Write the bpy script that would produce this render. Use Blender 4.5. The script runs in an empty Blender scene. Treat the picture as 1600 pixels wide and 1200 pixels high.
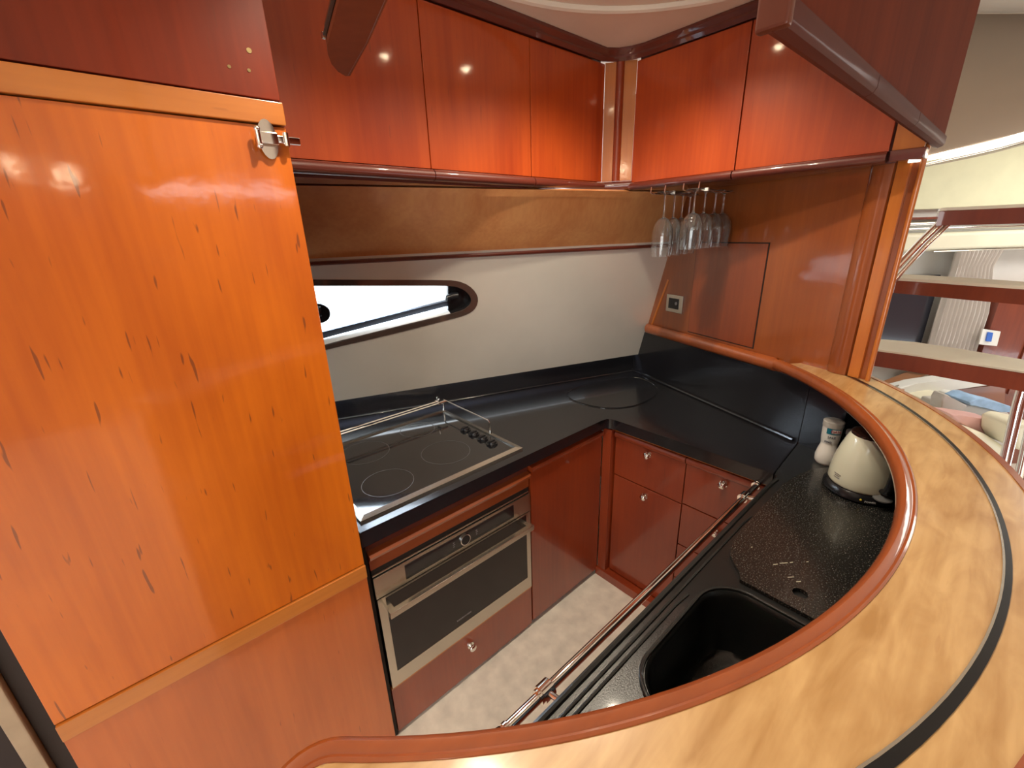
import bpy, bmesh, math, random
from mathutils import Vector, Matrix
random.seed(4)
S = bpy.context.scene
COL = S.collection
# ------------------------------------------------------------------ camera, world, exposure
YAW, PITCH, ROLL, FPX, EYE = 0.85659561, 0.33763693, -0.03386007, 671.56, 1.70
FW = Vector((math.cos(YAW)*math.cos(PITCH), math.sin(YAW)*math.cos(PITCH), -math.sin(PITCH)))
_r = Vector((math.sin(YAW), -math.cos(YAW), 0)); _u = _r.cross(FW)
RT = math.cos(ROLL)*_r + math.sin(ROLL)*_u
UP = -math.sin(ROLL)*_r + math.cos(ROLL)*_u
cam = bpy.data.cameras.new('camera'); co = bpy.data.objects.new('camera', cam); COL.objects.link(co)
m = Matrix((RT, UP, -FW)).transposed().to_4x4(); m.translation = (0, 0, EYE)
co.matrix_world = m
cam.sensor_width = 36; cam.lens = FPX/1600*36; cam.clip_start = 0.02
S.camera = co
w = bpy.data.worlds.new('world'); S.world = w; w.use_nodes = True
bg = w.node_tree.nodes['Background']; bg.inputs[0].default_value = (0.86, 0.94, 1, 1); bg.inputs[1].default_value = 3.2
S.view_settings.view_transform = 'Standard'; S.view_settings.look = 'None'
S.view_settings.exposure = 0.0; S.view_settings.gamma = 1; S.view_settings.use_curve_mapping = False
S.cycles.max_bounces = 9; S.cycles.diffuse_bounces = 4; S.cycles.glossy_bounces = 5
S.cycles.transmission_bounces = 8; S.cycles.transparent_max_bounces = 10
S.cycles.sample_clamp_indirect = 4.0; S.cycles.caustics_refractive = False; S.cycles.caustics_reflective = False
S.cycles.blur_glossy = 0.5

def area(name, loc, target, sx, sy, power, col=(1, 1, 1), spread=None):
    l = bpy.data.lights.new(name, 'AREA'); l.shape = 'RECTANGLE'; l.size = sx; l.size_y = sy
    l.energy = power; l.color = col
    if spread: l.spread = math.radians(spread)
    o = bpy.data.objects.new(name, l); COL.objects.link(o); o.location = loc
    o.rotation_euler = (Vector(target)-Vector(loc)).to_track_quat('-Z', 'Y').to_euler()
    return o
# side window and porthole daylight, plus added fills aft and in the far saloon
area('aft_fill', (-2.95, -1.3, 1.25), (1.0, 0.3, 1.1), 2.4, 1.7, 30, (1, 0.93, 0.84))  # added soft fill for bulkhead, drawers and bar top
area('daylight_side_window', (1.05, -3.68, 2.23), (0.9, 0.5, 1.3), 1.35, 0.07, 2.5, (1, 0.97, 0.93))
area('far_saloon_fill', (4.3, -1.0, 2.33), (4.3, -0.9, 0.0), 1.4, 1.2, 40, (1, 0.98, 0.92))  # added lamp under the ceiling, brightens the far saloon wall
area('daylight_porthole', (0.72, 2.12, 1.62), (0.80, 1.15, 0.95), 0.75, 0.3, 24, (0.72, 0.85, 1), 120)

# ------------------------------------------------------------------ materials
def newmat(name):
    mt = bpy.data.materials.new(name); mt.use_nodes = True
    return mt, mt.node_tree.nodes, mt.node_tree.links, mt.node_tree.nodes['Principled BSDF']
def plain(name, col, rough=0.5, metal=0.0, coat=0.0, trans=0.0, emit=None, es=0, ior=1.45, bump=None, var=0.0, vscale=8):
    mt, N, L, b = newmat(name)
    b.inputs['Base Color'].default_value = (*col, 1); b.inputs['Roughness'].default_value = rough
    b.inputs['Metallic'].default_value = metal; b.inputs['Coat Weight'].default_value = coat
    b.inputs['Coat Roughness'].default_value = 0.06; b.inputs['Transmission Weight'].default_value = trans
    b.inputs['IOR'].default_value = ior
    tc = N.new('ShaderNodeTexCoord')
    if emit: b.inputs['Emission Color'].default_value = (*emit, 1); b.inputs['Emission Strength'].default_value = es
    if var > 0:
        n = N.new('ShaderNodeTexNoise'); n.inputs['Scale'].default_value = vscale; n.inputs['Detail'].default_value = 5
        L.new(tc.outputs['Object'], n.inputs['Vector'])
        r = N.new('ShaderNodeValToRGB')
        r.color_ramp.elements[0].color = (*[c*(1-var) for c in col], 1); r.color_ramp.elements[0].position = 0.3
        r.color_ramp.elements[1].color = (*[min(1, c*(1+var)) for c in col], 1); r.color_ramp.elements[1].position = 0.7
        L.new(n.outputs[0], r.inputs[0]); L.new(r.outputs[0], b.inputs['Base Color'])
    if bump:
        n2 = N.new('ShaderNodeTexNoise'); n2.inputs['Scale'].default_value = bump[0]; n2.inputs['Detail'].default_value = 3
        L.new(tc.outputs['Object'], n2.inputs['Vector'])
        bp = N.new('ShaderNodeBump'); bp.inputs['Strength'].default_value = bump[1]; bp.inputs['Distance'].default_value = 0.002
        L.new(n2.outputs[0], bp.inputs['Height']); L.new(bp.outputs[0], b.inputs['Normal'])
    return mt
def wood(name, dark, light, axis='z', rough=0.42, coat=1.0, crough=0.09, flecks=0.55, fig=1.0, fleckcol=(0.10, 0.025, 0.01), spec=0.5, ft=0.755):
    mt, N, L, b = newmat(name)
    tc = N.new('ShaderNodeTexCoord')
    def mapped(sc):
        mp = N.new('ShaderNodeMapping'); mp.inputs['Scale'].default_value = sc
        L.new(tc.outputs['Object'], mp.inputs['Vector']); return mp.outputs[0]
    k = 'xyz'.index(axis)
    def sc(a, bb):
        v = [a, a, a]; v[k] = bb; return tuple(v)
    n1 = N.new('ShaderNodeTexNoise'); n1.inputs['Scale'].default_value = 1; n1.inputs['Detail'].default_value = 4
    n1.inputs['Distortion'].default_value = 0.6
    L.new(mapped(sc(5.5*fig, 1.6*fig)), n1.inputs['Vector'])
    n2 = N.new('ShaderNodeTexNoise'); n2.inputs['Scale'].default_value = 1; n2.inputs['Detail'].default_value = 6
    L.new(mapped(sc(70, 3.0)), n2.inputs['Vector'])
    mx = N.new('ShaderNodeMix'); mx.data_type = 'FLOAT'; mx.inputs[0].default_value = 0.3
    L.new(n1.outputs[0], mx.inputs[2]); L.new(n2.outputs[0], mx.inputs[3])
    r = N.new('ShaderNodeValToRGB'); e = r.color_ramp.elements
    e[0].color = (*dark, 1); e[0].position = 0.33; e[1].color = (*light, 1); e[1].position = 0.64
    L.new(mx.outputs[0], r.inputs[0])
    # short dark gum flecks along the grain
    n3 = N.new('ShaderNodeTexNoise'); n3.inputs['Scale'].default_value = 1; n3.inputs['Detail'].default_value = 1
    L.new(mapped(sc(110, 12)), n3.inputs['Vector'])
    r3 = N.new('ShaderNodeValToRGB'); r3.color_ramp.elements[0].position = ft; r3.color_ramp.elements[1].position = ft+0.04
    L.new(n3.outputs[0], r3.inputs[0])
    ml = N.new('ShaderNodeMath'); ml.operation = 'MULTIPLY'; ml.inputs[1].default_value = flecks
    L.new(r3.outputs[0], ml.inputs[0])
    m2 = N.new('ShaderNodeMix'); m2.data_type = 'RGBA'
    L.new(ml.outputs[0], m2.inputs[0]); L.new(r.outputs[0], m2.inputs[6]); m2.inputs[7].default_value = (*fleckcol, 1)
    L.new(m2.outputs[2], b.inputs['Base Color'])
    b.inputs['Roughness'].default_value = rough; b.inputs['Specular IOR Level'].default_value = spec
    b.inputs['Coat Weight'].default_value = coat; b.inputs['Coat Roughness'].default_value = crough
    n4 = N.new('ShaderNodeTexNoise'); n4.inputs['Scale'].default_value = 26; n4.inputs['Detail'].default_value = 2
    L.new(tc.outputs['Object'], n4.inputs['Vector'])
    bp = N.new('ShaderNodeBump'); bp.inputs['Strength'].default_value = 0.06; bp.inputs['Distance'].default_value = 0.004
    L.new(n4.outputs[0], bp.inputs['Height']); L.new(bp.outputs[0], b.inputs['Coat Normal'])
    return mt
M = {}
M['cherry'] = wood('cherry_panel', (0.47, 0.090, 0.002), (0.66, 0.155, 0.005), flecks=0.65, ft=0.722)
M['cherry_door'] = wood('cherry_door', (0.34, 0.038, 0.005), (0.52, 0.080, 0.010), flecks=0.3)
M['cherry_red'] = wood('cherry_red', (0.22, 0.028, 0.006), (0.32, 0.048, 0.009), flecks=0.25)
M['cherry_h'] = wood('cherry_strip', (0.42, 0.125, 0.016), (0.60, 0.20, 0.030), axis='x', flecks=0.2)
M['cherry_post'] = wood('cherry_post', (0.42, 0.11, 0.012), (0.58, 0.18, 0.022), flecks=0.1)
M['mahog'] = wood('mahogany_lip', (0.085, 0.014, 0.008), (0.14, 0.024, 0.012), axis='x', flecks=0.0, crough=0.05)
M['valcap'] = wood('valance_cap', (0.10, 0.022, 0.010), (0.15, 0.035, 0.014), flecks=0.0, coat=0.2, rough=0.5, spec=0.3)
M['valrail'] = wood('valance_rail', (0.06, 0.012, 0.008), (0.10, 0.02, 0.012), axis='x', flecks=0.0, coat=0.08, crough=0.12, rough=0.6, spec=0.12)
M['lip'] = wood('cherry_lip', (0.21, 0.040, 0.009), (0.31, 0.066, 0.013), axis='x', flecks=0.0, crough=0.06)
M['railwood'] = wood('bar_rail_wood', (0.24, 0.052, 0.011), (0.38, 0.088, 0.016), axis='x', flecks=0.0, crough=0.07, fig=0.6)
M['maple'] = wood('burr_maple', (0.40, 0.21, 0.065), (0.64, 0.41, 0.18), axis='x', rough=0.35, coat=0.6, crough=0.16, flecks=0.2, fig=5.0, fleckcol=(0.34, 0.15, 0.05))
M['black_gap'] = plain('shadow_gap_black', (0.012, 0.008, 0.007), 0.6)
M['counter'] = plain('black_composite', (0.011, 0.011, 0.014), 0.2, coat=0.25, var=0.35, vscale=260)
M['bowl'] = plain('black_sink_composite', (0.014, 0.015, 0.015), 0.28, coat=0.3, bump=(300, 0.2))
M['steelwall'] = plain('brushed_steel_laminate', (0.84, 0.80, 0.72), 0.32, metal=0.35, var=0.05, vscale=3)
M['steel'] = plain('brushed_stainless', (0.60, 0.56, 0.49), 0.26, metal=1.0)
M['chrome'] = plain('polished_chrome', (0.86, 0.85, 0.82), 0.06, metal=1.0)
M['blackglass'] = plain('black_ceramic_glass', (0.012, 0.012, 0.014), 0.07, coat=0.6)
M['ovenglass'] = plain('dark_oven_glass', (0.011, 0.007, 0.008), 0.16, coat=0.2)
M['zone'] = plain('hob_print_grey', (0.09, 0.09, 0.095), 0.3)
M['blackplastic'] = plain('black_plastic', (0.012, 0.012, 0.014), 0.25)
M['rubber'] = plain('black_inlay', (0.006, 0.006, 0.007), 0.30)
M['floor'] = plain('cream_vinyl_floor', (0.84, 0.80, 0.70), 0.45, var=0.12, vscale=16, bump=(60, 0.1))
M['ceiling'] = plain('cream_headliner', (0.80, 0.70, 0.58), 0.7, var=0.03)
M['ivory'] = plain('ivory_enamel', (0.74, 0.75, 0.60), 0.22, coat=0.6)
M['cream'] = plain('cream_leather', (0.78, 0.73, 0.56), 0.45, var=0.05, vscale=5)
M['white'] = plain('white_paint', (0.78, 0.77, 0.72), 0.4, var=0.03)
M['creamyellow'] = plain('pale_yellow_headliner', (0.72, 0.69, 0.47), 0.6, var=0.04)
M['pad'] = plain('white_step_pad', (0.80, 0.77, 0.62), 0.5, var=0.04)
M['mahog_far'] = wood('mahogany_far', (0.16, 0.030, 0.014), (0.24, 0.050, 0.02), flecks=0.1)
M['cream_post'] = plain('cream_door_jamb', (0.42, 0.32, 0.22), 0.4, var=0.12, vscale=14)
M['dark'] = plain('dark_trim', (0.02, 0.012, 0.014), 0.4)
M['salt'] = plain('white_salt', (0.85, 0.84, 0.80), 0.3, coat=0.7)
M['label'] = plain('pale_label', (0.74, 0.76, 0.74), 0.4)
M['teal'] = plain('teal_print', (0.01, 0.16, 0.24), 0.4)
M['red'] = plain('red_print', (0.42, 0.03, 0.05), 0.4)
M['ink'] = plain('dark_ink', (0.03, 0.04, 0.09), 0.4)
M['greyink'] = plain('grey_print', (0.20, 0.19, 0.19), 0.3)
M['cap'] = plain('grey_cap', (0.48, 0.47, 0.44), 0.3)
M['pepper'] = plain('pepper_glass', (0.16, 0.12, 0.12), 0.15, coat=0.8)
M['tv'] = plain('dark_gloss_panel', (0.030, 0.030, 0.038), 0.15, coat=0.4)
M['curtain'] = plain('pale_voile', (0.66, 0.60, 0.55), 0.5, var=0.03)
M['greycloth'] = plain('grey_leather', (0.50, 0.46, 0.42), 0.4, var=0.06, vscale=4)
M['pink'] = plain('pink_satin', (0.72, 0.42, 0.38), 0.35, var=0.08)
M['blue'] = plain('blue_cloth', (0.30, 0.45, 0.66), 0.6, var=0.25, vscale=14)
M['hood'] = plain('polished_champagne_panel', (0.42, 0.35, 0.29), 0.15, metal=0.85)
M['led'] = plain('light_strip', (1, 1, 1), 0.4, emit=(1, 0.90, 0.75), es=4)
M['lamp'] = plain('lamp_glow', (1, 1, 1), 0.4, emit=(1, 0.80, 0.52), es=60)
M['screen'] = plain('blue_screen', (0.03, 0.10, 0.35), 0.3, emit=(0.03, 0.10, 0.4), es=0.5)
def glassmat():
    mt, N, L, b = newmat('clear_glass'); b.inputs['Base Color'].default_value = (0.97, 0.98, 0.97, 1)
    b.inputs['Roughness'].default_value = 0.0; b.inputs['Transmission Weight'].default_value = 0.965; b.inputs['IOR'].default_value = 1.5  # small diffuse share painted in as haze to brighten the glass
    return mt
M['glass'] = glassmat()
def speckle():
    mt, N, L, b = newmat('speckled_granite_board'); tc = N.new('ShaderNodeTexCoord')
    n = N.new('ShaderNodeTexNoise'); n.inputs['Scale'].default_value = 300; n.inputs['Detail'].default_value = 1
    L.new(tc.outputs['Object'], n.inputs['Vector'])
    r = N.new('ShaderNodeValToRGB'); e = r.color_ramp.elements
    e[0].color = (0.014, 0.014, 0.013, 1); e[0].position = 0.60; e[1].color = (0.19, 0.175, 0.15, 1); e[1].position = 0.76
    L.new(n.outputs[0], r.inputs[0]); L.new(r.outputs[0], b.inputs['Base Color'])
    bp = N.new('ShaderNodeBump'); bp.inputs['Strength'].default_value = 0.35; bp.inputs['Distance'].default_value = 0.0004
    L.new(n.outputs[0], bp.inputs['Height']); L.new(bp.outputs[0], b.inputs['Normal'])
    b.inputs['Roughness'].default_value = 0.26; b.inputs['Coat Weight'].default_value = 0.2
    return mt
M['speckle'] = speckle()

# ------------------------------------------------------------------ helpers
def V(*a): return Vector(a)
def at(px, py, D):            # point D metres ahead of the eye (horizontally)
    d = FW*FPX + RT*(px-800) - UP*(py-600)
    fh = Vector((math.cos(YAW), math.sin(YAW), 0))
    return Vector((0, 0, EYE)) + d*(D/d.dot(fh))
def onz(px, py, z):
    d = FW*FPX + RT*(px-800) - UP*(py-600)
    return Vector((0, 0, EYE)) + d*((z-EYE)/d.z)
def obj(name, bm, mat, parent=None, smooth=True, label=None):
    bmesh.ops.remove_doubles(bm, verts=bm.verts, dist=1e-6)
    bmesh.ops.recalc_face_normals(bm, faces=bm.faces)
    me = bpy.data.meshes.new(name)
    off = Vector((0, 0, 0)); p = parent
    while p is not None:
        off += p.location; p = p.parent
    if off.length: bmesh.ops.translate(bm, verts=bm.verts, vec=-off)
    bm.to_mesh(me); bm.free()
    if smooth:
        for f in me.polygons: f.use_smooth = True
        me.set_sharp_from_angle(angle=math.radians(38))
    me.materials.append(M[mat] if isinstance(mat, str) else mat)
    o = bpy.data.objects.new(name, me); COL.objects.link(o)
    if smooth:
        wn = o.modifiers.new('weighted_normal', 'WEIGHTED_NORMAL'); wn.keep_sharp = True; wn.weight = 100
    if parent is not None: o.parent = parent
    if label: o['label'] = label
    return o
def thing(name, label, cat, loc=(0, 0, 0), group=None):
    o = bpy.data.objects.new(name, None); COL.objects.link(o); o.location = loc; o.empty_display_size = 0.05
    o['label'] = label; o['category'] = cat
    if group: o['group'] = group
    return o
def tag(o, label, cat, group=None):
    o['label'] = label; o['category'] = cat
    if group: o['group'] = group
    return o
def struct(name, bm, mat, parent=None, smooth=True):
    o = obj(name, bm, mat, parent, smooth)
    if parent is None: o['kind'] = 'structure'
    return o
def B(): return bmesh.new()
def bevel_new(bm, before, w, seg=2):
    ed = [e for e in bm.edges if e not in before]
    if w > 0: bmesh.ops.bevel(bm, geom=ed, offset=w, segments=seg, affect='EDGES', profile=0.5)
def hexa(bm, P, bev=0.0, seg=2):
    """8 corners: bottom 4 then top 4"""
    before = set(bm.edges)
    v = [bm.verts.new(p) for p in P]
    for f in ((3, 2, 1, 0), (4, 5, 6, 7), (0, 1, 5, 4), (1, 2, 6, 5), (2, 3, 7, 6), (3, 0, 4, 7)):
        bm.faces.new([v[i] for i in f])
    bevel_new(bm, before, bev, seg)
    return bm
def box(bm, x0, x1, y0, y1, z0, z1, bev=0.0, seg=2):
    return hexa(bm, [(x0, y0, z0), (x1, y0, z0), (x1, y1, z0), (x0, y1, z0), (x0, y0, z1), (x1, y0, z1), (x1, y1, z1), (x0, y1, z1)], bev, seg)
def prism(bm, pts, z0, z1, bev=0.0, toponly=False):
    before = set(bm.edges)
    a = [bm.verts.new((p[0], p[1], z0)) for p in pts]; b = [bm.verts.new((p[0], p[1], z1)) for p in pts]
    n = len(pts); bm.faces.new(list(reversed(a))); top = bm.faces.new(b)
    for i in range(n): bm.faces.new([a[i], a[(i+1) % n], b[(i+1) % n], b[i]])
    if bev > 0:
        ed = list(top.edges)
        bmesh.ops.bevel(bm, geom=ed, offset=bev, segments=2, affect='EDGES', profile=0.5)
    return bm
def slab(bm, quad, t, bev=0.0):
    """quad corners (any count, planar) thickened by t opposite the normal facing the eye"""
    q = [Vector(p) for p in quad]
    n = (q[1]-q[0]).cross(q[2]-q[0]).normalized()
    c = sum(q, Vector())/len(q)
    if n.dot(Vector((0, 0, EYE))-c) < 0: n = -n
    before = set(bm.edges)
    a = [bm.verts.new(p) for p in q]; b = [bm.verts.new(p-n*t) for p in q]
    k = len(q); bm.faces.new(a); bm.faces.new(list(reversed(b)))
    for i in range(k): bm.faces.new([a[i], b[i], b[(i+1) % k], a[(i+1) % k]])
    bevel_new(bm, before, bev)
    return bm
def cyl(bm, p0, p1, r, seg=16, r2=None):
    p0 = Vector(p0); p1 = Vector(p1); d = p1-p0; L = d.length
    q = d.to_track_quat('Z', 'Y').to_matrix().to_4x4(); q.translation = (p0+p1)/2
    bmesh.ops.create_cone(bm, cap_ends=True, segments=seg, radius1=r, radius2=r if r2 is None else r2, depth=L, matrix=q)
    return bm
def ball(bm, c, r, s=(1, 1, 1), seg=16):
    mm = Matrix.Translation(c) @ Matrix.Diagonal((s[0], s[1], s[2], 1))
    bmesh.ops.create_uvsphere(bm, u_segments=seg, v_segments=seg//2, radius=r, matrix=mm)
    return bm
def tube(bm, pts, r, seg=10, caps=True):
    pts = [Vector(p) for p in pts]; rings = []
    nrm = None
    for i, p in enumerate(pts):
        t = (pts[min(i+1, len(pts)-1)]-pts[max(i-1, 0)]).normalized()
        if nrm is None:
            nrm = t.orthogonal().normalized()
        nrm = (nrm - t*nrm.dot(t)).normalized(); bn = t.cross(nrm)
        rr = r[i] if isinstance(r, (list, tuple)) else r
        rings.append([bm.verts.new(p + nrm*math.cos(a)*rr + bn*math.sin(a)*rr) for a in [2*math.pi*k/seg for k in range(seg)]])
    for a, b in zip(rings, rings[1:]):
        for k in range(seg): bm.faces.new([a[k], a[(k+1) % seg], b[(k+1) % seg], b[k]])
    if caps: bm.faces.new(list(reversed(rings[0]))); bm.faces.new(rings[-1])
    return bm
def lathe(bm, prof, c, seg=32, scale=(1, 1)):
    rings = []
    for r, z in prof:
        if r < 1e-5: rings.append([bm.verts.new((c[0], c[1], c[2]+z))])
        else: rings.append([bm.verts.new((c[0]+r*scale[0]*math.cos(2*math.pi*k/seg), c[1]+r*scale[1]*math.sin(2*math.pi*k/seg), c[2]+z)) for k in range(seg)])
    for a, b in zip(rings, rings[1:]):
        for k in range(seg):
            k2 = (k+1) % seg
            if len(a) == 1 and len(b) == 1: continue
            if len(a) == 1: bm.faces.new([a[0], b[k], b[k2]])
            elif len(b) == 1: bm.faces.new([a[k], a[k2], b[0]])
            else: bm.faces.new([a[k], a[k2], b[k2], b[k]])
    return bm
def sweep(bm, path, prof, caps=True):
    """path: list of (x,y); prof: closed loop of (n,z), n = offset to the left of the path"""
    P = [Vector((p[0], p[1])) for p in path]; rings = []
    for i, p in enumerate(P):
        d0 = (P[i]-P[i-1]).normalized() if i else (P[1]-P[0]).normalized()
        d1 = (P[i+1]-P[i]).normalized() if i < len(P)-1 else d0
        n0 = Vector((-d0.y, d0.x)); n1 = Vector((-d1.y, d1.x)); mm = (n0+n1).normalized()
        k = 1/max(0.4, mm.dot(n0))
        rings.append([bm.verts.new((p.x+mm.x*k*n, p.y+mm.y*k*n, z)) for n, z in prof])
    n = len(prof)
    for a, b in zip(rings, rings[1:]):
        for k in range(n): bm.faces.new([a[k], a[(k+1) % n], b[(k+1) % n], b[k]])
    if caps: bm.faces.new(list(reversed(rings[0]))); bm.faces.new(rings[-1])
    return bm
def oval(cn, cz, rn, rz, k=14): return [(cn+rn*math.cos(2*math.pi*i/k), cz+rz*math.sin(2*math.pi*i/k)) for i in range(k)]
def arc(c, r, a0, a1, n=48):
    return [(c[0]+r*math.cos(math.radians(a0+(a1-a0)*i/n)), c[1]+r*math.sin(math.radians(a0+(a1-a0)*i/n))) for i in range(n+1)]
def rrect(x0, x1, y0, y1, r, n=6):
    out = []
    for cx, cy, a in ((x1-r, y1-r, 0), (x0+r, y1-r, 90), (x0+r, y0+r, 180), (x1-r, y0+r, 270)):
        out += [(cx+r*math.cos(math.radians(a+90*i/n)), cy+r*math.sin(math.radians(a+90*i/n))) for i in range(n+1)]
    return out
def bullnose(t, z0, z1, k=6):
    """closed profile, flat back at n=0, rounded front reaching n=t"""
    r = min(t, (z1-z0)/2); pr = [(0, z1), (0, z0)]
    pr += [(t-r+r*math.cos(math.radians(a)), z0+r+r*math.sin(math.radians(a))) for a in [-90+90*i/k for i in range(k+1)]]
    pr += [(t-r+r*math.cos(math.radians(a)), z1-r+r*math.sin(math.radians(a))) for a in [90*i/k for i in range(k+1)]]
    return pr
def text(s, size, mat, origin, xdir, ydir, parent=None, name='lettering', ext=0.0006):
    cu = bpy.data.curves.new(name, 'FONT'); cu.body = s; cu.size = size; cu.extrude = ext
    cu.align_x = 'CENTER'; cu.align_y = 'CENTER'
    t = bpy.data.objects.new(name, cu); COL.objects.link(t)
    X = Vector(xdir).normalized(); Z = X.cross(Vector(ydir)).normalized(); Y = Z.cross(X)
    mw = Matrix((X, Y, Z)).transposed().to_4x4(); mw.translation = Vector(origin)
    dg = bpy.context.evaluated_depsgraph_get()
    me = bpy.data.meshes.new_from_object(t.evaluated_get(dg)); bpy.data.objects.remove(t)
    me.transform(mw)
    off = Vector((0, 0, 0)); p = parent
    while p is not None: off += p.location; p = p.parent
    me.transform(Matrix.Translation(-off))
    me.materials.clear(); me.materials.append(M[mat])
    o = bpy.data.objects.new(name, me); COL.objects.link(o); o.parent = parent
    return o

# bulkhead frame: t along the panel away from the hull, n towards the galley
BA = Vector((2.096, 1.19, 0)); BE = (Vector((1.816, 0.42, 0))-BA).normalized(); BN = Vector((BE.y, -BE.x, 0))
def bk(t, n, z): return BA + BE*t + BN*n + Vector((0, 0, z))
def bbox(bm, t0, t1, n0, n1, z0, z1, bev=0.0):
    return hexa(bm, [bk(t0, n0, z0), bk(t1, n0, z0), bk(t1, n1, z0), bk(t0, n1, z0), bk(t0, n0, z1), bk(t1, n0, z1), bk(t1, n1, z1), bk(t0, n1, z1)], bev)
def bprism(bm, prof, z0, z1):
    return prism(bm, [(bk(t, n, 0).x, bk(t, n, 0).y) for t, n in prof], z0, z1)
# hull frame (brushed steel lining, leaning in towards the top)
HA = Vector((0.58, 1.89, 1.03)); HB = Vector((2.15, 1.334, 1.03)); HD = Vector((2.095, 1.187, 1.533))
HX = (HB-HA).normalized(); HN = HX.cross(HD-HA).normalized()
if HN.dot(Vector((0, 0, 1.7))-HA) < 0: HN = -HN
HY = HN.cross(HX);
if HY.z < 0: HY = -HY
def hu(a, b, n=0.0): return HA + HX*a + HY*b + HN*n
def hray(px, py, n=0.0):
    d = FW*FPX + RT*(px-800) - UP*(py-600); C = Vector((0, 0, EYE)); t = HN.dot(HA+HN*n-C)/HN.dot(d); P = C+d*t
    return ((P-HA).dot(HX), (P-HA).dot(HY))

# ------------------------------------------------------------------ shell
struct('floor', box(B(), -3.0, 2.6, -3.6, 2.6, -0.06, 0.0), 'floor')
bm = box(B(), -3.2, 6.5, -3.7, 2.6, 2.355, 2.42)
ceil = struct('ceiling', bm, 'ceiling')
rb = B(); tube(rb, [(0.936+0.693*math.cos(a), 0.468+0.693*math.sin(a), 2.354) for a in [2*math.pi*i/72 for i in range(73)]], 0.014, 8, False)
obj('coffer_ring', rb, 'ceiling', ceil)
# brushed steel hull lining with the window opening
W_out = [(427, 436), (487, 436), (600, 436.5), (700, 437), (716, 438.5), (732, 445), (743, 456), (747, 467), (744, 479), (735, 488), (720, 494), (700, 499), (610, 522), (510, 545), (430, 566)]
def smooth_loop(p, it=2):
    for _ in range(it):
        q = []
        for i in range(len(p)):
            a, b = p[i], p[(i+1) % len(p)]
            q += [(0.75*a[0]+0.25*b[0], 0.75*a[1]+0.25*b[1]), (0.25*a[0]+0.75*b[0], 0.25*a[1]+0.75*b[1])]
        p = q
    return p
out2 = smooth_loop([hray(*p) for p in W_out], 1)
W_in = [(430, 446), (490, 446), (600, 446), (700, 446), (712, 447), (724, 452), (732, 459), (736, 467), (734, 475), (727, 482), (715, 487), (700, 491), (610, 512.5), (506, 539), (430, 559)]
in2 = smooth_loop([hray(*p) for p in W_in], 1)
def frame_face(bm, outer, inner, n):
    a = [bm.verts.new(hu(x, y, n)) for x, y in outer]; b = [bm.verts.new(hu(x, y, n)) for x, y in inner]
    k = len(a)
    for i in range(k): bm.faces.new([a[i], a[(i+1) % k], b[(i+1) % k], b[i]])
    return a, b
bm = B()
mid = [((a[0]+b[0])/2, (a[1]+b[1])/2) for a, b in zip(out2, in2)]
hx0, hx1, hy0, hy1 = -0.55, 1.80, -0.02, 0.635
ov = [bm.verts.new(hu(x, y)) for x, y in ((hx0, hy0), (hx1, hy0), (hx1, hy1), (hx0, hy1))]
iv = [bm.verts.new(hu(x, y)) for x, y in mid]
ed = [bm.edges.new((ov[i], ov[(i+1) % 4])) for i in range(4)] + [bm.edges.new((iv[i], iv[(i+1) % len(iv)])) for i in range(len(iv))]
bmesh.ops.triangle_fill(bm, edges=ed, use_beauty=True)
bmesh.ops.solidify(bm, geom=list(bm.faces), thickness=0.004)
struct('wall_back', bm, 'steelwall', smooth=False)
# outer hull above and below so no daylight leaks in
bm = B(); slab(bm, [hu(-0.9, -1.4, -0.05), hu(2.2, -1.4, -0.05), hu(2.2, -0.03, -0.05), hu(-0.9, -0.03, -0.05)], 0.02)
struct('trim_1', bm, 'white')
# sloping cherry panel over the steel
bm = B()
slab(bm, [(0.33, 1.781, 1.62), (2.20, 1.122, 1.62), (2.20, 1.03, 1.85), (0.33, 1.458, 1.85)], 0.02)
wp = obj('sloping_panel', bm, wood('cherry_sloping_lit', (0.68, 0.26, 0.085), (0.84, 0.40, 0.15), flecks=0.15, crough=0.16)); tag(wp, 'sloping cherry veneer panel between wall cabinets and steel hull lining', 'panel')  # veneer colour lightened to stand in for bounced light
bm = B(); tube(bm, [(0.33, 1.774, 1.618), (2.10, 1.150, 1.618)], 0.0085, 8)
obj('lower_edge_moulding', bm, 'mahog', wp)
# window
win = thing('window_1', 'x', 'window', tuple(hu(0.3, 0.4)))
for k in ('label', 'category'): del win[k]
win['kind'] = 'structure'
bm = B(); a, b = frame_face(bm, out2, in2, 0.006)
a2, b2 = frame_face(bm, out2, in2, -0.004)
k = len(a)
for i in range(k):
    bm.faces.new([a[i], a2[i], a2[(i+1) % k], a[(i+1) % k]]); bm.faces.new([b[i], b[(i+1) % k], b2[(i+1) % k], b2[i]])
fr = obj('window_frame', bm, plain('brown_window_trim', (0.26, 0.18, 0.15), 0.10, metal=0.75), win)
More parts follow.
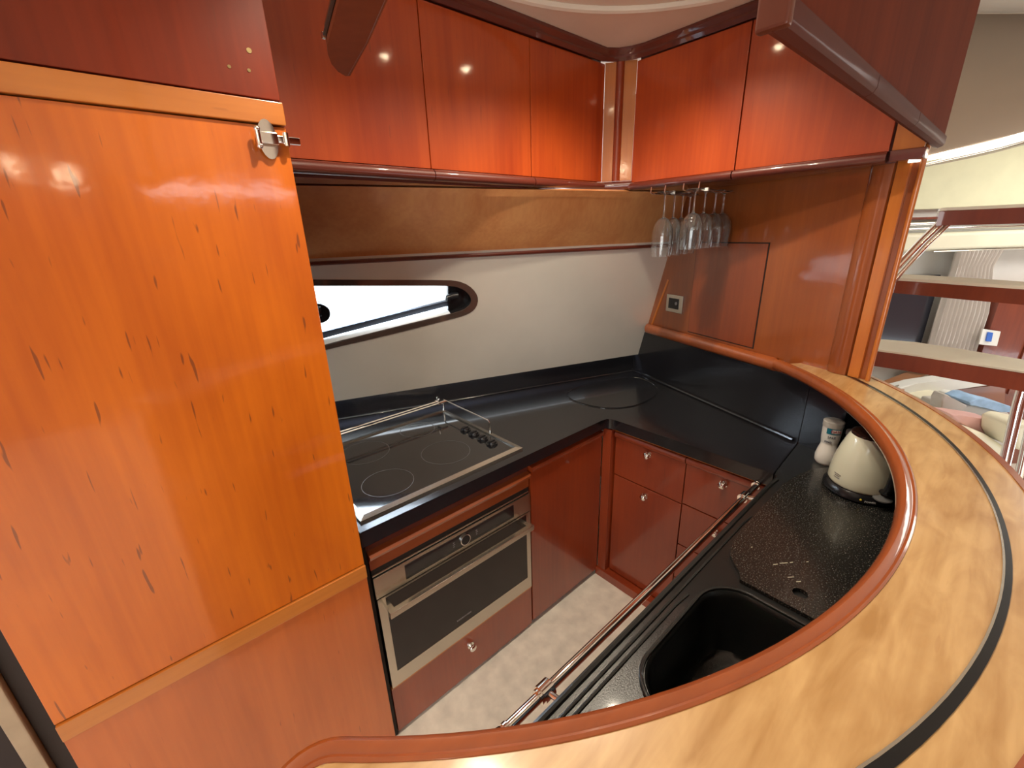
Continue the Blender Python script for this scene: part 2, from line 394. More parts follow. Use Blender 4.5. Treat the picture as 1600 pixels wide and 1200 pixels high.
# reveal tunnel going out through the hull: white lower sill, dark upper
def reveal(idx, mat, name):
    bm = B()
    for i in idx:
        j = (i+1) % k
        p, q = in2[i], in2[j]
        bm.faces.new([bm.verts.new(hu(p[0], p[1], 0.0)), bm.verts.new(hu(q[0], q[1], 0.0)), bm.verts.new(hu(q[0], q[1], -0.10)), bm.verts.new(hu(p[0], p[1], -0.10))])
    obj(name, bm, mat, win)
xe = hray(702, 470)[0]
cls = []
for i in range(k):
    p, q = in2[i], in2[(i+1) % k]; mx_ = (p[0]+q[0])/2
    cls.append('e' if mx_ > xe else ('h' if (q[0]-p[0]) > 0.002 else 's'))
reveal([i for i in range(k) if cls[i] == 's'], 'white', 'sill_reveal')
reveal([i for i in range(k) if cls[i] == 'h'], 'white', 'head_reveal')
reveal([i for i in range(k) if cls[i] == 'e'], 'blackplastic', 'end_reveal')
def hp(px, py, n): x, y = hray(px, py, n); return hu(x, y, n)
bm = B(); slab(bm, [hp(440, 444, -0.055), hp(703, 446, -0.055), hp(703, 470, -0.055), hp(503, 520, -0.055), hp(440, 536, -0.055)], 0.004)
obj('pane', bm, plain('window_glass', (1, 1, 1), 0.0, trans=1.0), win)
bm = B(); slab(bm, [hp(440, 535, -0.045), hp(716, 466, -0.045), hp(716, 474, -0.045), hp(440, 546, -0.045)], 0.02, 0.002)
obj('sash_rail', bm, plain('anodised_grey', (0.10, 0.13, 0.19), 0.25, metal=0.6), win)
bm = B(); slab(bm, [hp(700, 445, -0.03), hp(724, 449, -0.03), hp(735, 463, -0.03), hp(730, 478, -0.03), hp(700, 488, -0.03)], 0.03, 0.003)
obj('hinge_plate', bm, 'blackplastic', win)
for c, s in (((711, 464), 1.25), ((498, 488), 2.0)):
    bm = B(); P = hp(c[0], c[1], -0.02)
    cyl(bm, P-HN*0.02, P+HN*0.012, 0.021*s, 20)
    Q = hp(c[0]-9*s, c[1]+1*s, 0.0); R = hp(c[0]+4, c[1]-2, 0.0)
    tube(bm, [R, (R+Q)/2+HY*0.004, Q, Q-HY*0.012+HX*0.001], 0.011*s, 10)
    obj('latch_knob', bm, 'blackplastic', win)
# rest of the shell
bm = B()
for x0, x1, z0, z1 in ((-3.2, 6.5, 0, 2.185), (-3.2, 0.36, 2.185, 2.275), (1.76, 6.5, 2.185, 2.275), (-3.2, 6.5, 2.275, 2.4)):
    box(bm, x0, x1, -3.70, -3.62, z0, z1)
struct('wall_front', bm, 'mahog_far')
bm = B(); box(bm, -3.0, -2.92, -0.1, 1.1, 0, 2.4); box(bm, -3.0, -2.92, -3.62, -2.5, 0, 2.4); box(bm, -3.0, -2.92, -2.5, -0.1, 2.12, 2.4)
struct('wall_left', bm, 'mahog_far')
bm = B(); box(bm, -3.0, -0.42, 1.10, 1.16, 0, 2.4)
struct('trim_2', bm, 'mahog_far')
# bulkhead (right-hand wall of the galley) in cherry veneer
bm = B(); bbox(bm, -0.75, 0.90, -0.045, 0.0, 0.0, 2.355)
wr = struct('wall_right', bm, 'cherry_door')
wr.data.materials[0] = wood('cherry_bulkhead', (0.20, 0.042, 0.006), (0.31, 0.075, 0.011), flecks=0.35)
# rounded post at its end
def post(z0, z1, name):
    p = thing(name, 'x', 'post', tuple(bk(0.95, 0, z0)))
    bm = B(); pr = [(0.885, -0.045), (0.885, 0.0)] + [(0.885+0.035*(1-math.cos(math.radians(a)))*1.0, 0.016*math.sin(math.radians(a))) for a in (15, 35, 55, 75, 90)] + [(0.935, 0.015), (0.95, 0.008), (0.955, -0.004), (0.955, -0.03)]
    bprism(bm, pr, z0, z1); obj('rounded_moulding', bm, 'cherry_post' if z0 > 5 else wr.data.materials[0], p)
    bm = B(); bbox(bm, 0.957, 0.992, -0.008, 0.008, z0, z1, 0.002); obj('flat_strip', bm, 'cherry_post', p)
    bm = B(); bbox(bm, 0.992, 1.012, -0.008, 0.0, z0, z1, 0.001); obj('recessed_strip', bm, wr.data.materials[0], p)
    bm = B(); bprism(bm, [(1.010+0.007*(1+math.cos(math.radians(a))), 0.002+0.007*math.sin(math.radians(a))) for a in range(0, 360, 30)], z0, z1); obj('edge_bead', bm, 'cherry_post', p)
    return p
p1 = post(1.206, 2.355, 'corner_post'); tag(p1, 'tall cherry wood end post with rounded edge standing on the bar top', 'post')
# access door in the bulkhead
bm = B(); bbox(bm, 0.205, 0.581, -0.002, 0.0012, 1.212, 1.634)
d1 = struct('door_1', bm, 'black_gap')
bm = B(); bbox(bm, 0.208, 0.576, 0.0, 0.0035, 1.216, 1.6295, 0.001)
obj('door_panel', bm, wood('cherry_access', (0.19, 0.033, 0.006), (0.27, 0.053, 0.009), flecks=0.2, crough=0.16), d1)
# diagonal cherry trim at the steel joint
bm = B(); q = [bk(0.002, 0.001, 1.53), bk(-0.055, 0.001, 1.185)]
tube(bm, [bk(0.035, 0.0, 1.45), bk(-0.075, 0.0, 1.175)], 0.006, 8)
obj('edge_trim', bm, 'cherry_post', wr)
# black splash panel below and its wooden capping rail
sp = thing('splash_panel', 'glossy black splash panel under the cherry bulkhead, behind the counter', 'panel', tuple(bk(0.3, 0, 0.9)))
bm = B(); bbox(bm, -0.30, 0.842, 0.0, 0.008, 0.90, 1.150, 0.001); bbox(bm, 0.846, 0.985, 0.0, 0.012, 0.90, 1.163, 0.001); obj('black_sheet', bm, 'counter', sp)
bm = B(); tube(bm, [bk(-0.2, 0.012, 0.905), bk(0.825, 0.012, 0.905)], 0.008, 8); obj('foot_bead', bm, 'counter', sp)
cr = thing('capping_rail', 'rounded dark cherry capping rail along the top of the black splash panel', 'rail', tuple(bk(0.3, 0, 1.16)))
bm = B(); rp = [bk(-0.085, 0.006, 0), bk(0.70, 0.006, 0)]
sweep(bm, [(p.x, p.y) for p in rp], [(-n, z) for n, z in oval(0.006, 1.177, 0.020, 0.027)]); obj('rail', bm, 'railwood', cr)
# ------------------------------------------------------------------ outlet
ol = thing('wall_socket', 'grey square wall socket with black insert left of the access door', 'socket', tuple(bk(0.10, 0, 1.335)))
bm = B(); bbox(bm, 0.042, 0.158, 0.0, 0.008, 1.293, 1.380, 0.002); obj('face_plate', bm, 'steel', ol)
bm = B(); bbox(bm, 0.062, 0.132, 0.006, 0.0105, 1.311, 1.363, 0.001); obj('insert', bm, 'blackplastic', ol)
bm = B(); cyl(bm, bk(0.118, 0.0100, 1.34), bk(0.118, 0.0125, 1.34), 0.009, 14); obj('knockout', bm, 'greyink', ol)

# ------------------------------------------------------------------ tall cabinet
TY = 1.06
tc_ = thing('tall_cabinet', 'tall orange cherry veneer cabinet filling the left side of the galley', 'cabinet', (0.0, 1.3, 0.0))
bm = B(); box(bm, -0.315, 0.322, TY+0.02, 1.72, 0.0, 2.35); obj('carcass', bm, 'black_gap', tc_)
bm = B(); box(bm, -0.318, 0.326, TY, TY+0.022, 1.9665, 2.35, 0.002)
ud = obj('upper_door', bm, wood('cherry_upper', (0.13, 0.015, 0.004), (0.21, 0.026, 0.006), flecks=0.3, coat=0.35, spec=0.25), tc_, label='redder upper door panel with old screw holes')
for px, py in ((389, 79), (358, 104), (389, 110)):
    d = FW*FPX + RT*(px-800) - UP*(py-600); t = TY/d.y; P = Vector((0, 0, EYE))+d*t
    bm = B(); cyl(bm, P+V(0, 0.004, 0), P-V(0, 0.0012, 0), 0.0045 if py < 90 else 0.003, 12)
    obj('screw', bm, plain('brass_screw', (0.35, 0.26, 0.12), 0.3, metal=1), ud)
bm = B(); box(bm, -0.318, 0.327, TY-0.008, TY+0.02, 1.921, 1.9625, 0.003); obj('upper_cross_strip', bm, 'cherry_h', tc_)
bm = B(); box(bm, -0.318, 0.326, TY, TY+0.022, 0.8035, 1.919, 0.0015)
obj('main_door', bm, 'cherry', tc_, label='bright orange cherry door panel with dark flecks')
bm = B(); box(bm, -0.318, 0.327, TY-0.006, TY+0.02, 0.757, 0.801, 0.003); obj('lower_cross_strip', bm, 'cherry_h', tc_)
bm = B(); box(bm, -0.318, 0.326, TY, TY+0.022, 0.02, 0.7535, 0.0015)
obj('lower_door', bm, wood('cherry_lower', (0.40, 0.085, 0.012), (0.55, 0.13, 0.020), flecks=0.4), tc_)
# latch
lt = obj('latch', slab(B(), [(0.286+0.018*math.cos(a)*1.0+0.024*0, TY-0.009, 1.893+0.036*math.sin(a)) for a in [2*math.pi*i/20 for i in range(20)]], 0.004), 'chrome', tc_, label='small chrome door latch')
bm = B(); box(bm, 0.270, 0.302, TY-0.022, TY-0.012, 1.882, 1.904, 0.002); obj('latch_body', bm, 'chrome', lt)
bm = B(); box(bm, 0.300, 0.345, TY-0.018, TY-0.010, 1.886, 1.900, 0.002); cyl(bm, (0.318, TY-0.018, 1.882), (0.318, TY-0.018, 1.906), 0.006, 10); obj('latch_bolt', bm, 'chrome', lt)
bm = B(); cyl(bm, (0.266, TY-0.020, 1.880), (0.266, TY-0.020, 1.906), 0.005, 10); ball(bm, (0.266, TY-0.02, 1.908), 0.006, seg=10); ball(bm, (0.266, TY-0.02, 1.878), 0.006, seg=10); obj('latch_pivot', bm, 'chrome', lt)
# doorway strips left of it
bm = B(); box(bm, -0.352, -0.320, TY+0.03, TY+0.10, 0.0, 2.35, 0.002); struct('trim_3', bm, 'dark')
bm = B(); box(bm, -0.378, -0.3525, TY+0.01, TY+0.10, 0.0, 2.35, 0.004); struct('trim_4', bm, 'cream_post')
bm = B(); box(bm, -0.43, -0.3785, TY+0.04, TY+0.10, 0.0, 2.35); struct('trim_5', bm, 'dark')

# ------------------------------------------------------------------ wall cabinets
ZB, ZT = 1.893, 2.315
ul = thing('wall_cabinet', 'cherry wall cabinet with three flat doors above the hob', 'cabinet', (0.9, 1.4, 1.86))
bm = B(); prism(bm, [(0.325, 1.272), (1.625, 1.272), (1.66, 1.6), (0.325, 1.72)], 1.853, 2.35); obj('carcass', bm, 'mahog', ul)
for i, (a, b) in enumerate(((0.328, 0.7855), (0.7885, 1.2115), (1.2145, 1.6255))):
    bm = B(); box(bm, a, b, 1.25, 1.27, ZB, ZT, 0.002); d = obj('door', bm, 'cherry_door', ul)
    bm = B(); sweep(bm, [(b, 1.262), (a, 1.262)], bullnose(0.034, 1.858, 1.8905)); obj('door_lip', bm, 'mahog', d, label='dark rounded lip along the door bottom')
ur = thing('wall_cabinet', 'cherry wall cabinet with two doors above the hanging wine glasses', 'cabinet', (1.8, 0.8, 1.86))
bm = B(); prism(bm, [(1.722, 0.29), (1.80, 0.40), (2.04, 1.08), (1.722, 1.152)], 1.853, 2.35); obj('carcass', bm, 'mahog', ur)
for i, (a, b) in enumerate(((1.152, 0.7325), (0.7285, 0.309))):
    bm = B(); box(bm, 1.70, 1.72, b, a, ZB-0.010, ZT, 0.002); d = obj('door', bm, 'cherry_door', ur)
    bm = B(); sweep(bm, [(1.712, a), (1.712, b)], [(-n, z) for n, z in bullnose(0.034, 1.853, 1.8815)]); obj('door_lip', bm, 'mahog', d, label='dark rounded lip along the door bottom')
bm = B(); box(bm, 1.706, 1.722, 0.235, 0.304, 1.884, 2.35, 0.002); obj('end_filler', bm, 'cherry_post', ur, label='narrow orange filler strip')
bm = B(); box(bm, 1.69, 1.74, 0.228, 0.304, 1.855, 1.8835, 0.004); obj('end_rail', bm, 'mahog', ur)
# corner post between the wall cabinets
cp = thing('cabinet_corner_post', 'vertical cherry corner strip with half-round moulding between wall cabinets', 'trim', (1.66, 1.2, 1.86))
P0 = Vector((1.629, 1.252, 0)); P1 = Vector((1.701, 1.153, 0)); dd = (P1-P0).normalized(); nn = Vector((dd.y, -dd.x, 0)); LL = (P1-P0).length
def cpt(t, n, z): return P0+dd*t+nn*n+Vector((0, 0, z))
if nn.dot(-P0) < 0: nn = -nn
for a, b in ((0.0, LL*0.36), (LL*0.60, LL)):
    bm = B(); hexa(bm, [cpt(a, -0.02, 1.893), cpt(b, -0.02, 1.893), cpt(b, 0, 1.893), cpt(a, 0, 1.893), cpt(a, -0.02, 2.32), cpt(b, -0.02, 2.32), cpt(b, 0, 2.32), cpt(a, 0, 2.32)], 0.0015); obj('flat_strip', bm, 'cherry_post', cp)
bm = B(); cyl(bm, cpt(LL*0.48, -0.004, 1.893), cpt(LL*0.48, -0.004, 2.32), LL*0.14, 20); obj('half_round', bm, 'cherry_red', cp)
bm = B(); a_ = cpt(-0.002, -0.012, 0); b_ = cpt(LL+0.002, -0.012, 0)
sweep(bm, [(b_.x, b_.y), (a_.x, a_.y)], bullnose(0.032, 1.856, 1.891)); obj('corner_lip', bm, 'mahog', cp)
# cornice under the ceiling
cn = thing('cornice', 'dark mahogany cornice between wall cabinet doors and the cream ceiling', 'moulding', (1.0, 1.25, 2.32))
path = [(1.70, 0.20), (1.70, 1.11), (1.685, 1.165), (1.655, 1.215), (1.60, 1.25), (0.33, 1.25)]
bm = B(); sweep(bm, path, [(0.0, 2.318), (0.012, 2.316), (0.022, 2.326), (0.022, 2.333), (0.028, 2.338), (0.034, 2.345), (0.034, 2.354), (0.0, 2.354)])
obj('moulding', bm, 'mahog', cn)

# ------------------------------------------------------------------ overhead valance over the bar
vl = thing('overhead_valance', 'dark cherry valance board hanging from the ceiling above the bar', 'valance', (1.1, 0.21, 1.88))
bm = B(); box(bm, 0.548, 1.74, 0.204, 0.221, 1.906, 2.354, 0.001); obj('board', bm, wood('dark_cherry', (0.10, 0.016, 0.005), (0.15, 0.026, 0.008), flecks=0.1, coat=0.0, rough=0.8, spec=0.15), vl)
for a, b in ((0.54, 0.919), (0.9215, 1.299), (1.3015, 1.735)):
    bm = B(); x0, x1 = a, b
    sweep(bm, [(x0, 0.2115), (x1, 0.2115)], [(n, z) for n, z in [(0.013, 1.906), (0.013, 1.890), (0.009, 1.883), (0.0, 1.8795), (-0.009, 1.883), (-0.013, 1.890), (-0.013, 1.906)]])
    obj('bottom_rail', bm, 'valrail', vl)
bm = B(); box(bm, 0.534, 0.5475, 0.196, 0.228, 1.880, 2.354, 0.004); obj('end_cap', bm, 'valcap', vl)
ol2 = thing('overhead_rail', 'dark wooden rail with rounded end overhead near the top edge', 'rail', (0.22, 0.5, 1.88))
rl_l = [onz(px, py, 1.88) for px, py in ((530, 0), (511, 70), (512, 84), (518, 100), (528, 112), (540, 119))]
rl_r = [onz(px, py, 1.88) for px, py in ((547, 119), (575, 68), (605, 0))]
dl_ = (rl_l[0]-rl_l[1]).normalized(); dr_ = (rl_r[2]-rl_r[1]).normalized()
q = [rl_l[0]+dl_*0.25] + rl_l + rl_r + [rl_r[2]+dr_*0.25]
bm = B(); prism(bm, [(p.x, p.y) for p in q], 1.880, 1.897)
obj('rail', bm, wood('overhead_cherry', (0.13, 0.030, 0.012), (0.19, 0.045, 0.018), flecks=0.0, coat=0.0, rough=0.75, spec=0.1), ol2)
bm = B(); tube(bm, [rl_r[0]+V(-0.004, 0, 0.006), rl_r[1]+V(-0.003, 0, 0.006), rl_r[2]+V(-0.003, 0, 0.006), rl_r[2]+dr_*0.24+V(-0.003, 0, 0.006)], 0.0062, 12); obj('rounded_edge', bm, 'mahog', ol2)
bm = B(); tube(bm, [rl_l[1]+V(-0.001, 0, 0.007), rl_l[0]+V(-0.001, 0, 0.007), rl_l[0]+dl_*0.24+V(-0.001, 0, 0.007)], 0.0022, 8); obj('shadow_bead', bm, 'black_gap', ol2)  # black bead drawn in for the shadow gap beside the rail
bm = B(); cyl(bm, onz(511, 68, 1.88)+V(-0.001, 0, 0.006), onz(511, 68, 1.88)+V(-0.004, 0, 0.006), 0.003, 10); obj('screw', bm, 'chrome', ol2)
bm = B(); box(bm, 0.15, 0.17, 0.16, 0.22, 1.897, 2.354, 0.002); obj('hanger', bm, 'cherry_red', ol2)

# ------------------------------------------------------------------ base cabinets
FY = 1.09
def knob(parent, P, n, r=0.0155):
    n = Vector(n); P = Vector(P)
    bm = B(); cyl(bm, P, P+n*0.004, r*0.95, 18); cyl(bm, P+n*0.004, P+n*0.016, r*0.45, 14)
    mm = (n.to_track_quat('Z', 'Y').to_matrix().to_4x4()); mm.translation = P+n*0.019
    bmesh.ops.create_uvsphere(bm, u_segments=18, v_segments=10, radius=r, matrix=mm @ Matrix.Diagonal((1, 1, 0.55, 1)))
    return obj('knob', bm, 'chrome', parent, label='round chrome knob')
def front(bm, a, b, z0, z1, lip=True):
    if lip:
        sweep(bm, [(b, FY+0.018), (a, FY+0.018)], [(0, z0), (0.018, z0), (0.018, z1-0.028), (0.030, z1-0.020), (0.033, z1-0.010), (0.028, z1-0.002), (0.018, z1), (0, z1)])
    else: box(bm, a, b, FY, FY+0.018, z0, z1, 0.0015)
    return bm
ob = thing('base_cabinet', 'cherry base cabinet housing the oven, with a drawer below', 'cabinet', (0.68, 1.4, 0.0))
bm = B(); box(bm, 0.335, 0.347, FY+0.005, 1.7, 0.0, 0.84); box(bm, 1.017, 1.022, FY+0.019, 1.7, 0.0, 0.84); box(bm, 0.347, 1.017, FY+0.03, 1.7, 0.0, 0.235); box(bm, 0.347, 1.017, FY+0.02, 1.7, 0.74, 0.84)
obj('carcass', bm, 'black_gap', ob)
bm = B(); box(bm, 0.335, 1.020, FY+0.012, FY+0.03, 0.80, 0.848); obj('apron', bm, 'mahog', ob)
bm = front(B(), 0.349, 1.015, 0.741, 0.806); obj('false_front', bm, 'lip', ob)
bm = B(); box(bm, 0.349, 1.017, FY, FY+0.018, 0.018, 0.226, 0.0015); dr = obj('drawer', bm, 'cherry_red', ob)
bm = B(); box(bm, 0.349, 1.017, FY-0.002, FY+0.018, 0.2265, 0.2335, 0.001); obj('top_edge_strip', bm, 'cherry_h', dr)
knob(dr, (0.68, FY, 0.163), (0, -1, 0))
ov_ = thing('oven', 'built-in oven with black glass door and square stainless handle', 'oven', (0.68, 1.3, 0.24))
bm = B(); box(bm, 0.352, 1.014, FY+0.004, 1.62, 0.236, 0.738); obj('body', bm, 'black_gap', ov_)
bm = B(); box(bm, 0.350, 1.016, FY-0.004, FY+0.004, 0.7175, 0.7235, 0.001); obj('vent_strip', bm, 'steel', ov_)
bm = B(); box(bm, 0.350, 1.016, FY-0.006, FY+0.006, 0.631, 0.7115, 0.0015); cpn = obj('control_panel', bm, 'steel', ov_)
bm = B(); box(bm, 0.455, 0.926, FY-0.0075, FY-0.005, 0.644, 0.700, 0.0005); disp = obj('display', bm, 'blackglass', cpn)
bm = B(); cyl(bm, (0.690, FY-0.006, 0.672), (0.690, FY-0.014, 0.672), 0.021, 28); obj('dial_ring', bm, 'chrome', cpn)
bm = B(); cyl(bm, (0.690, FY-0.0142, 0.672), (0.690, FY-0.0156, 0.672), 0.018, 28); obj('dial_face', bm, 'blackplastic', cpn)
bm = B()
for x, z, wd in ((0.640, 0.664, 0.006), (0.640, 0.672, 0.008), (0.640, 0.680, 0.006), (0.740, 0.664, 0.006), (0.740, 0.672, 0.008), (0.740, 0.680, 0.006)):
    bm = B(); box(bm, x, x+wd, FY-0.0079, FY-0.0074, z, z+0.003); obj('touch_symbol', bm, 'greyink', cpn)
bm = B()
x0, x1, z0, z1 = 0.352, 1.014, 0.238, 0.627; gx0, gx1, gz0, gz1 = 0.378, 0.992, 0.300, 0.620
box(bm, x0, gx0, FY-0.006, FY+0.006, z0, z1); box(bm, gx1, x1, FY-0.006, FY+0.006, z0, z1); box(bm, gx0, gx1, FY-0.006, FY+0.006, z0, gz0); box(bm, gx0, gx1, FY-0.006, FY+0.006, gz1, z1)
od = obj('oven_door', bm, 'steel', ov_)
bm = B(); box(bm, gx0, gx1, FY-0.005, FY+0.004, gz0, gz1); obj('door_glass', bm, 'ovenglass', od)
bm = B(); box(bm, 0.366, 0.985, FY-0.060, FY-0.040, 0.582, 0.604, 0.002); box(bm, 0.372, 0.388, FY-0.042, FY-0.004, 0.582, 0.604, 0.001); box(bm, 0.960, 0.976, FY-0.042, FY-0.004, 0.582, 0.604, 0.001)
obj('handle', bm, 'steel', od, label='square stainless bar handle')
bm = B()
for i in range(9): box(bm, 0.628+i*0.0075, 0.6335+i*0.0075, FY-0.0056, FY-0.0049, 0.327, 0.334)
obj('maker_mark', bm, 'greyink', od)
cc = thing('base_cabinet', 'cherry corner base cabinet with one plain door right of the oven', 'cabinet', (1.25, 1.4, 0.0))
bm = B(); box(bm, 1.024, 1.488, FY+0.02, 1.6, 0.0, 0.84); obj('carcass', bm, 'black_gap', cc)
bm = B(); box(bm, 1.022, 1.49, FY+0.012, FY+0.03, 0.828, 0.848); obj('apron', bm, 'mahog', cc)
bm = front(B(), 1.025, 1.486, 0.030, 0.826); obj('door', bm, 'cherry_red', cc)
# drawer cabinet on the bulkhead side
FX = 1.52
dc = thing('drawer_cabinet', 'cherry drawer cabinet with chrome knobs between corner and sink', 'cabinet', (1.7, 0.7, 0.0))
bm = B(); box(bm, FX+0.02, 1.80, 0.40, 1.088, 0.0, 0.84); obj('carcass', bm, 'black_gap', dc)
bm = B(); box(bm, 1.490, FX+0.02, 1.042, 1.088, 0.0, 0.842, 0.002); obj('corner_stile', bm, 'cherry_red', dc)
bm = B(); box(bm, FX-0.002, FX+0.02, 0.345, 1.040, 0.832, 0.848); obj('top_rail', bm, 'cherry_post', dc)
bm = B(); box(bm, 1.482, FX+0.02, 0.30, 1.095, 0.0, 0.045, 0.002); obj('plinth', bm, 'cherry_red', dc)
def front_x(a, b, z0, z1, name, lip=False, kz=None, ky=None):
    bm = B()
    if lip: sweep(bm, [(FX+0.018, a), (FX+0.018, b)], [(-n, z) for n, z in [(0, z0), (0.018, z0), (0.018, z1-0.034), (0.028, z1-0.026), (0.031, z1-0.013), (0.026, z1-0.002), (0.018, z1), (0, z1)]])
    else: box(bm, FX, FX+0.018, b, a, z0, z1, 0.0015)
    o = obj(name, bm, 'cherry_red', dc)
    knob(o, (FX, (a+b)/2 if ky is None else ky, (z0+z1)/2+0.005 if kz is None else kz), (-1, 0, 0), 0.0155)
front_x(1.036, 0.6985, 0.6105, 0.832, 'drawer', True, 0.775)
front_x(1.036, 0.6985, 0.050, 0.6050, 'door', False, 0.565)
front_x(0.6945, 0.35, 0.6160, 0.832, 'drawer', True, 0.775, 0.545)
front_x(0.6945, 0.35, 0.4115, 0.6105, 'drawer', False, 0.555, 0.545)
front_x(0.6945, 0.35, 0.233, 0.4065, 'drawer', False, 0.355, 0.545)
front_x(0.6945, 0.35, 0.050, 0.2285, 'drawer', False, 0.17, 0.545)
# sink cabinet under the bar
sc_ = thing('base_cabinet', 'sink base cabinet hidden under the black counter along the bar', 'cabinet', (0.9, 0.3, 0.0))
bm = B(); box(bm, 0.30, 1.50, 0.325, 0.345, 0.0, 0.84); box(bm, 0.30, 0.32, 0.0, 0.325, 0, 0.84); obj('carcass', bm, 'cherry_red', sc_)

# ------------------------------------------------------------------ worktops
wt = thing('worktop', 'black composite worktop running round the hull corner under the window', 'worktop', (1.2, 1.4, 0.9))
cnt = [(0.330, 1.068), (1.440, 1.068), (1.473, 1.062), (1.486, 1.050), (1.492, 1.020), (1.492, 0.378), (1.52, 0.385), (1.815, 0.398)]
b1 = bk(-0.02, 0.0, 0); b2 = bk(0.83, 0.0, 0)
cnt = [(0.330, 1.068), (1.440, 1.068), (1.473, 1.062), (1.486, 1.050), (1.492, 1.020), (1.492, 0.382), (1.812, 0.400), (2.172, 1.385), (0.330, 2.035)]
bm = B(); prism(bm, cnt, 0.850, 0.900, 0.006); obj('slab', bm, 'counter', wt)
# upstand at the hull
UA = Vector((0.0, 2.157, 0)); UB = Vector((2.22, 1.361, 0)); ud_ = (UB-UA).normalized()
UA = Vector((0.33, 2.047, 0)); 
bm = B(); sweep(bm, [(2.20, 1.363), (0.33, 2.047)], [(0.0, 0.895), (0.0, 1.022), (-0.006, 1.029), (-0.028, 1.029), (-0.04, 0.895)]); obj('upstand', bm, 'counter', wt)
bm = B(); sweep(bm, [(2.185, 1.366), (0.33, 2.044)], oval(0.004, 0.903, 0.012, 0.006, 10)); obj('cove_bead', bm, 'counter', wt)
# lift-out lid in the corner
lidp = [(1.60, 1.408), (1.545, 1.36), (1.525, 1.29), (1.535, 1.19), (1.572, 1.115), (1.64, 1.065), (1.72, 1.04), (1.85, 1.045), (1.943, 1.077), (2.01, 1.14), (2.055, 1.225), (2.055, 1.29), (2.013, 1.335), (1.91, 1.375), (1.79, 1.412), (1.68, 1.425)]
def smooth_loop(p, it=2):
    for _ in range(it):
        q = []
        for i in range(len(p)):
            a, b = p[i], p[(i+1) % len(p)]
            q += [(0.75*a[0]+0.25*b[0], 0.75*a[1]+0.25*b[1]), (0.25*a[0]+0.75*b[0], 0.25*a[1]+0.75*b[1])]
        p = q
    return p
lp = smooth_loop(lidp); c0 = (sum(p[0] for p in lp)/len(lp), sum(p[1] for p in lp)/len(lp))
bm = B(); prism(bm, [(c0[0]+(p[0]-c0[0])*0.972, c0[1]+(p[1]-c0[1])*0.972) for p in lp], 0.898, 0.9035, 0.002)
lid = obj('bin_lid', bm, 'counter'); tag(lid, 'rounded black lift-out lid set flush in the corner of the worktop', 'lid')
bm = B(); tube(bm, [(p[0], p[1], 0.9003) for p in lp+lp[:1]], 0.0022, 6, False); obj('lid_rim', bm, 'blackglass', wt)

# sink counter
C0 = (0.855, 1.182)
sk = thing('sink_counter', 'black composite sink counter with moulded bowl under the curved bar', 'sink', (0.9, 0.2, 0.9))
def ang(x, y): return math.degrees(math.atan2(y-C0[1], x-C0[0]))
RW = 1.315
outer = [(0.02, 0.362), (1.46, 0.362), (1.489, 0.372), (1.492, 0.378), (1.52, 0.382), (1.812, 0.398)] + [p for p in arc(C0, RW, -38.8, -134.5, 40)]
hole = rrect(0.520, 0.893, -0.015, 0.303, 0.085, 8)
bm = B()
vo = [bm.verts.new((x, y, 0.9)) for x, y in outer]; vh = [bm.verts.new((x, y, 0.9)) for x, y in hole]
ed = [bm.edges.new((vo[i], vo[(i+1) % len(vo)])) for i in range(len(vo))] + [bm.edges.new((vh[i], vh[(i+1) % len(vh)])) for i in range(len(vh))]
bmesh.ops.triangle_fill(bm, edges=ed, use_beauty=True)
lo = [bm.verts.new((x, y, 0.845)) for x, y in outer]
for i in range(len(vo)): bm.faces.new([vo[i], vo[(i+1) % len(vo)], lo[(i+1) % len(vo)], lo[i]])
# bowl: rings going down
prev = vh; hc = (0.7065, 0.144)
for dz, k_ in ((0.004, 0.985), (0.012, 0.965), (0.05, 0.95), (0.12, 0.92), (0.155, 0.88), (0.168, 0.80), (0.172, 0.60), (0.175, 0.20)):
    ring = [bm.verts.new((hc[0]+(x-hc[0])*k_, hc[1]+(y-hc[1])*k_, 0.9-dz)) for x, y in hole]
    for i in range(len(ring)): bm.faces.new([prev[i], prev[(i+1) % len(ring)], ring[(i+1) % len(ring)], ring[i]])
    prev = ring
bm.faces.new(prev)
obj('top', bm, 'bowl', sk)
bm = B(); tube(bm, [(x, y, 0.902) for x, y in [(hc[0]+(p[0]-hc[0])*1.03, hc[1]+(p[1]-hc[1])*1.03) for p in hole+hole[:1]]], 0.0045, 8, False); obj('bowl_rim', bm, 'bowl', sk)
for y, r, xa, xb in ((0.3655, 0.007, 0.03, 1.46), (0.345, 0.0035, 0.03, 1.20), (0.331, 0.0035, 0.03, 0.80)):
    bm = B(); tube(bm, [(xa, y, 0.901), (xb-0.05, y, 0.901), (xb, y-0.004, 0.900)], r, 8); obj('drip_ridge', bm, 'bowl', sk)
bm = B()
lathe(bm, [(0.0, 0.0), (0.075, 0.0), (0.082, 0.003), (0.082, -0.002), (0.0, -0.002)], (0.745, 0.15, 0.7285), 28); obj('waste_plate', bm, 'blackplastic', sk)
bm = B()
for i in range(10):
    bm = B(); a = 2*math.pi*i/10; cyl(bm, (0.745+0.05*math.cos(a), 0.15+0.05*math.sin(a), 0.728), (0.745+0.05*math.cos(a), 0.15+0.05*math.sin(a), 0.7322), 0.0045, 8); obj('waste_stud', bm, 'chrome', sk)
# green sponge in the bowl
bm = B(); box(bm, 0.553, 0.640, 0.195, 0.262, 0.7335, 0.762, 0.006)
sg = obj('sponge', bm, plain('green_sponge', (0.03, 0.10, 0.03), 0.9, bump=(200, 0.6)))
tag(sg, 'dark green scouring sponge inside the black sink bowl', 'sponge')
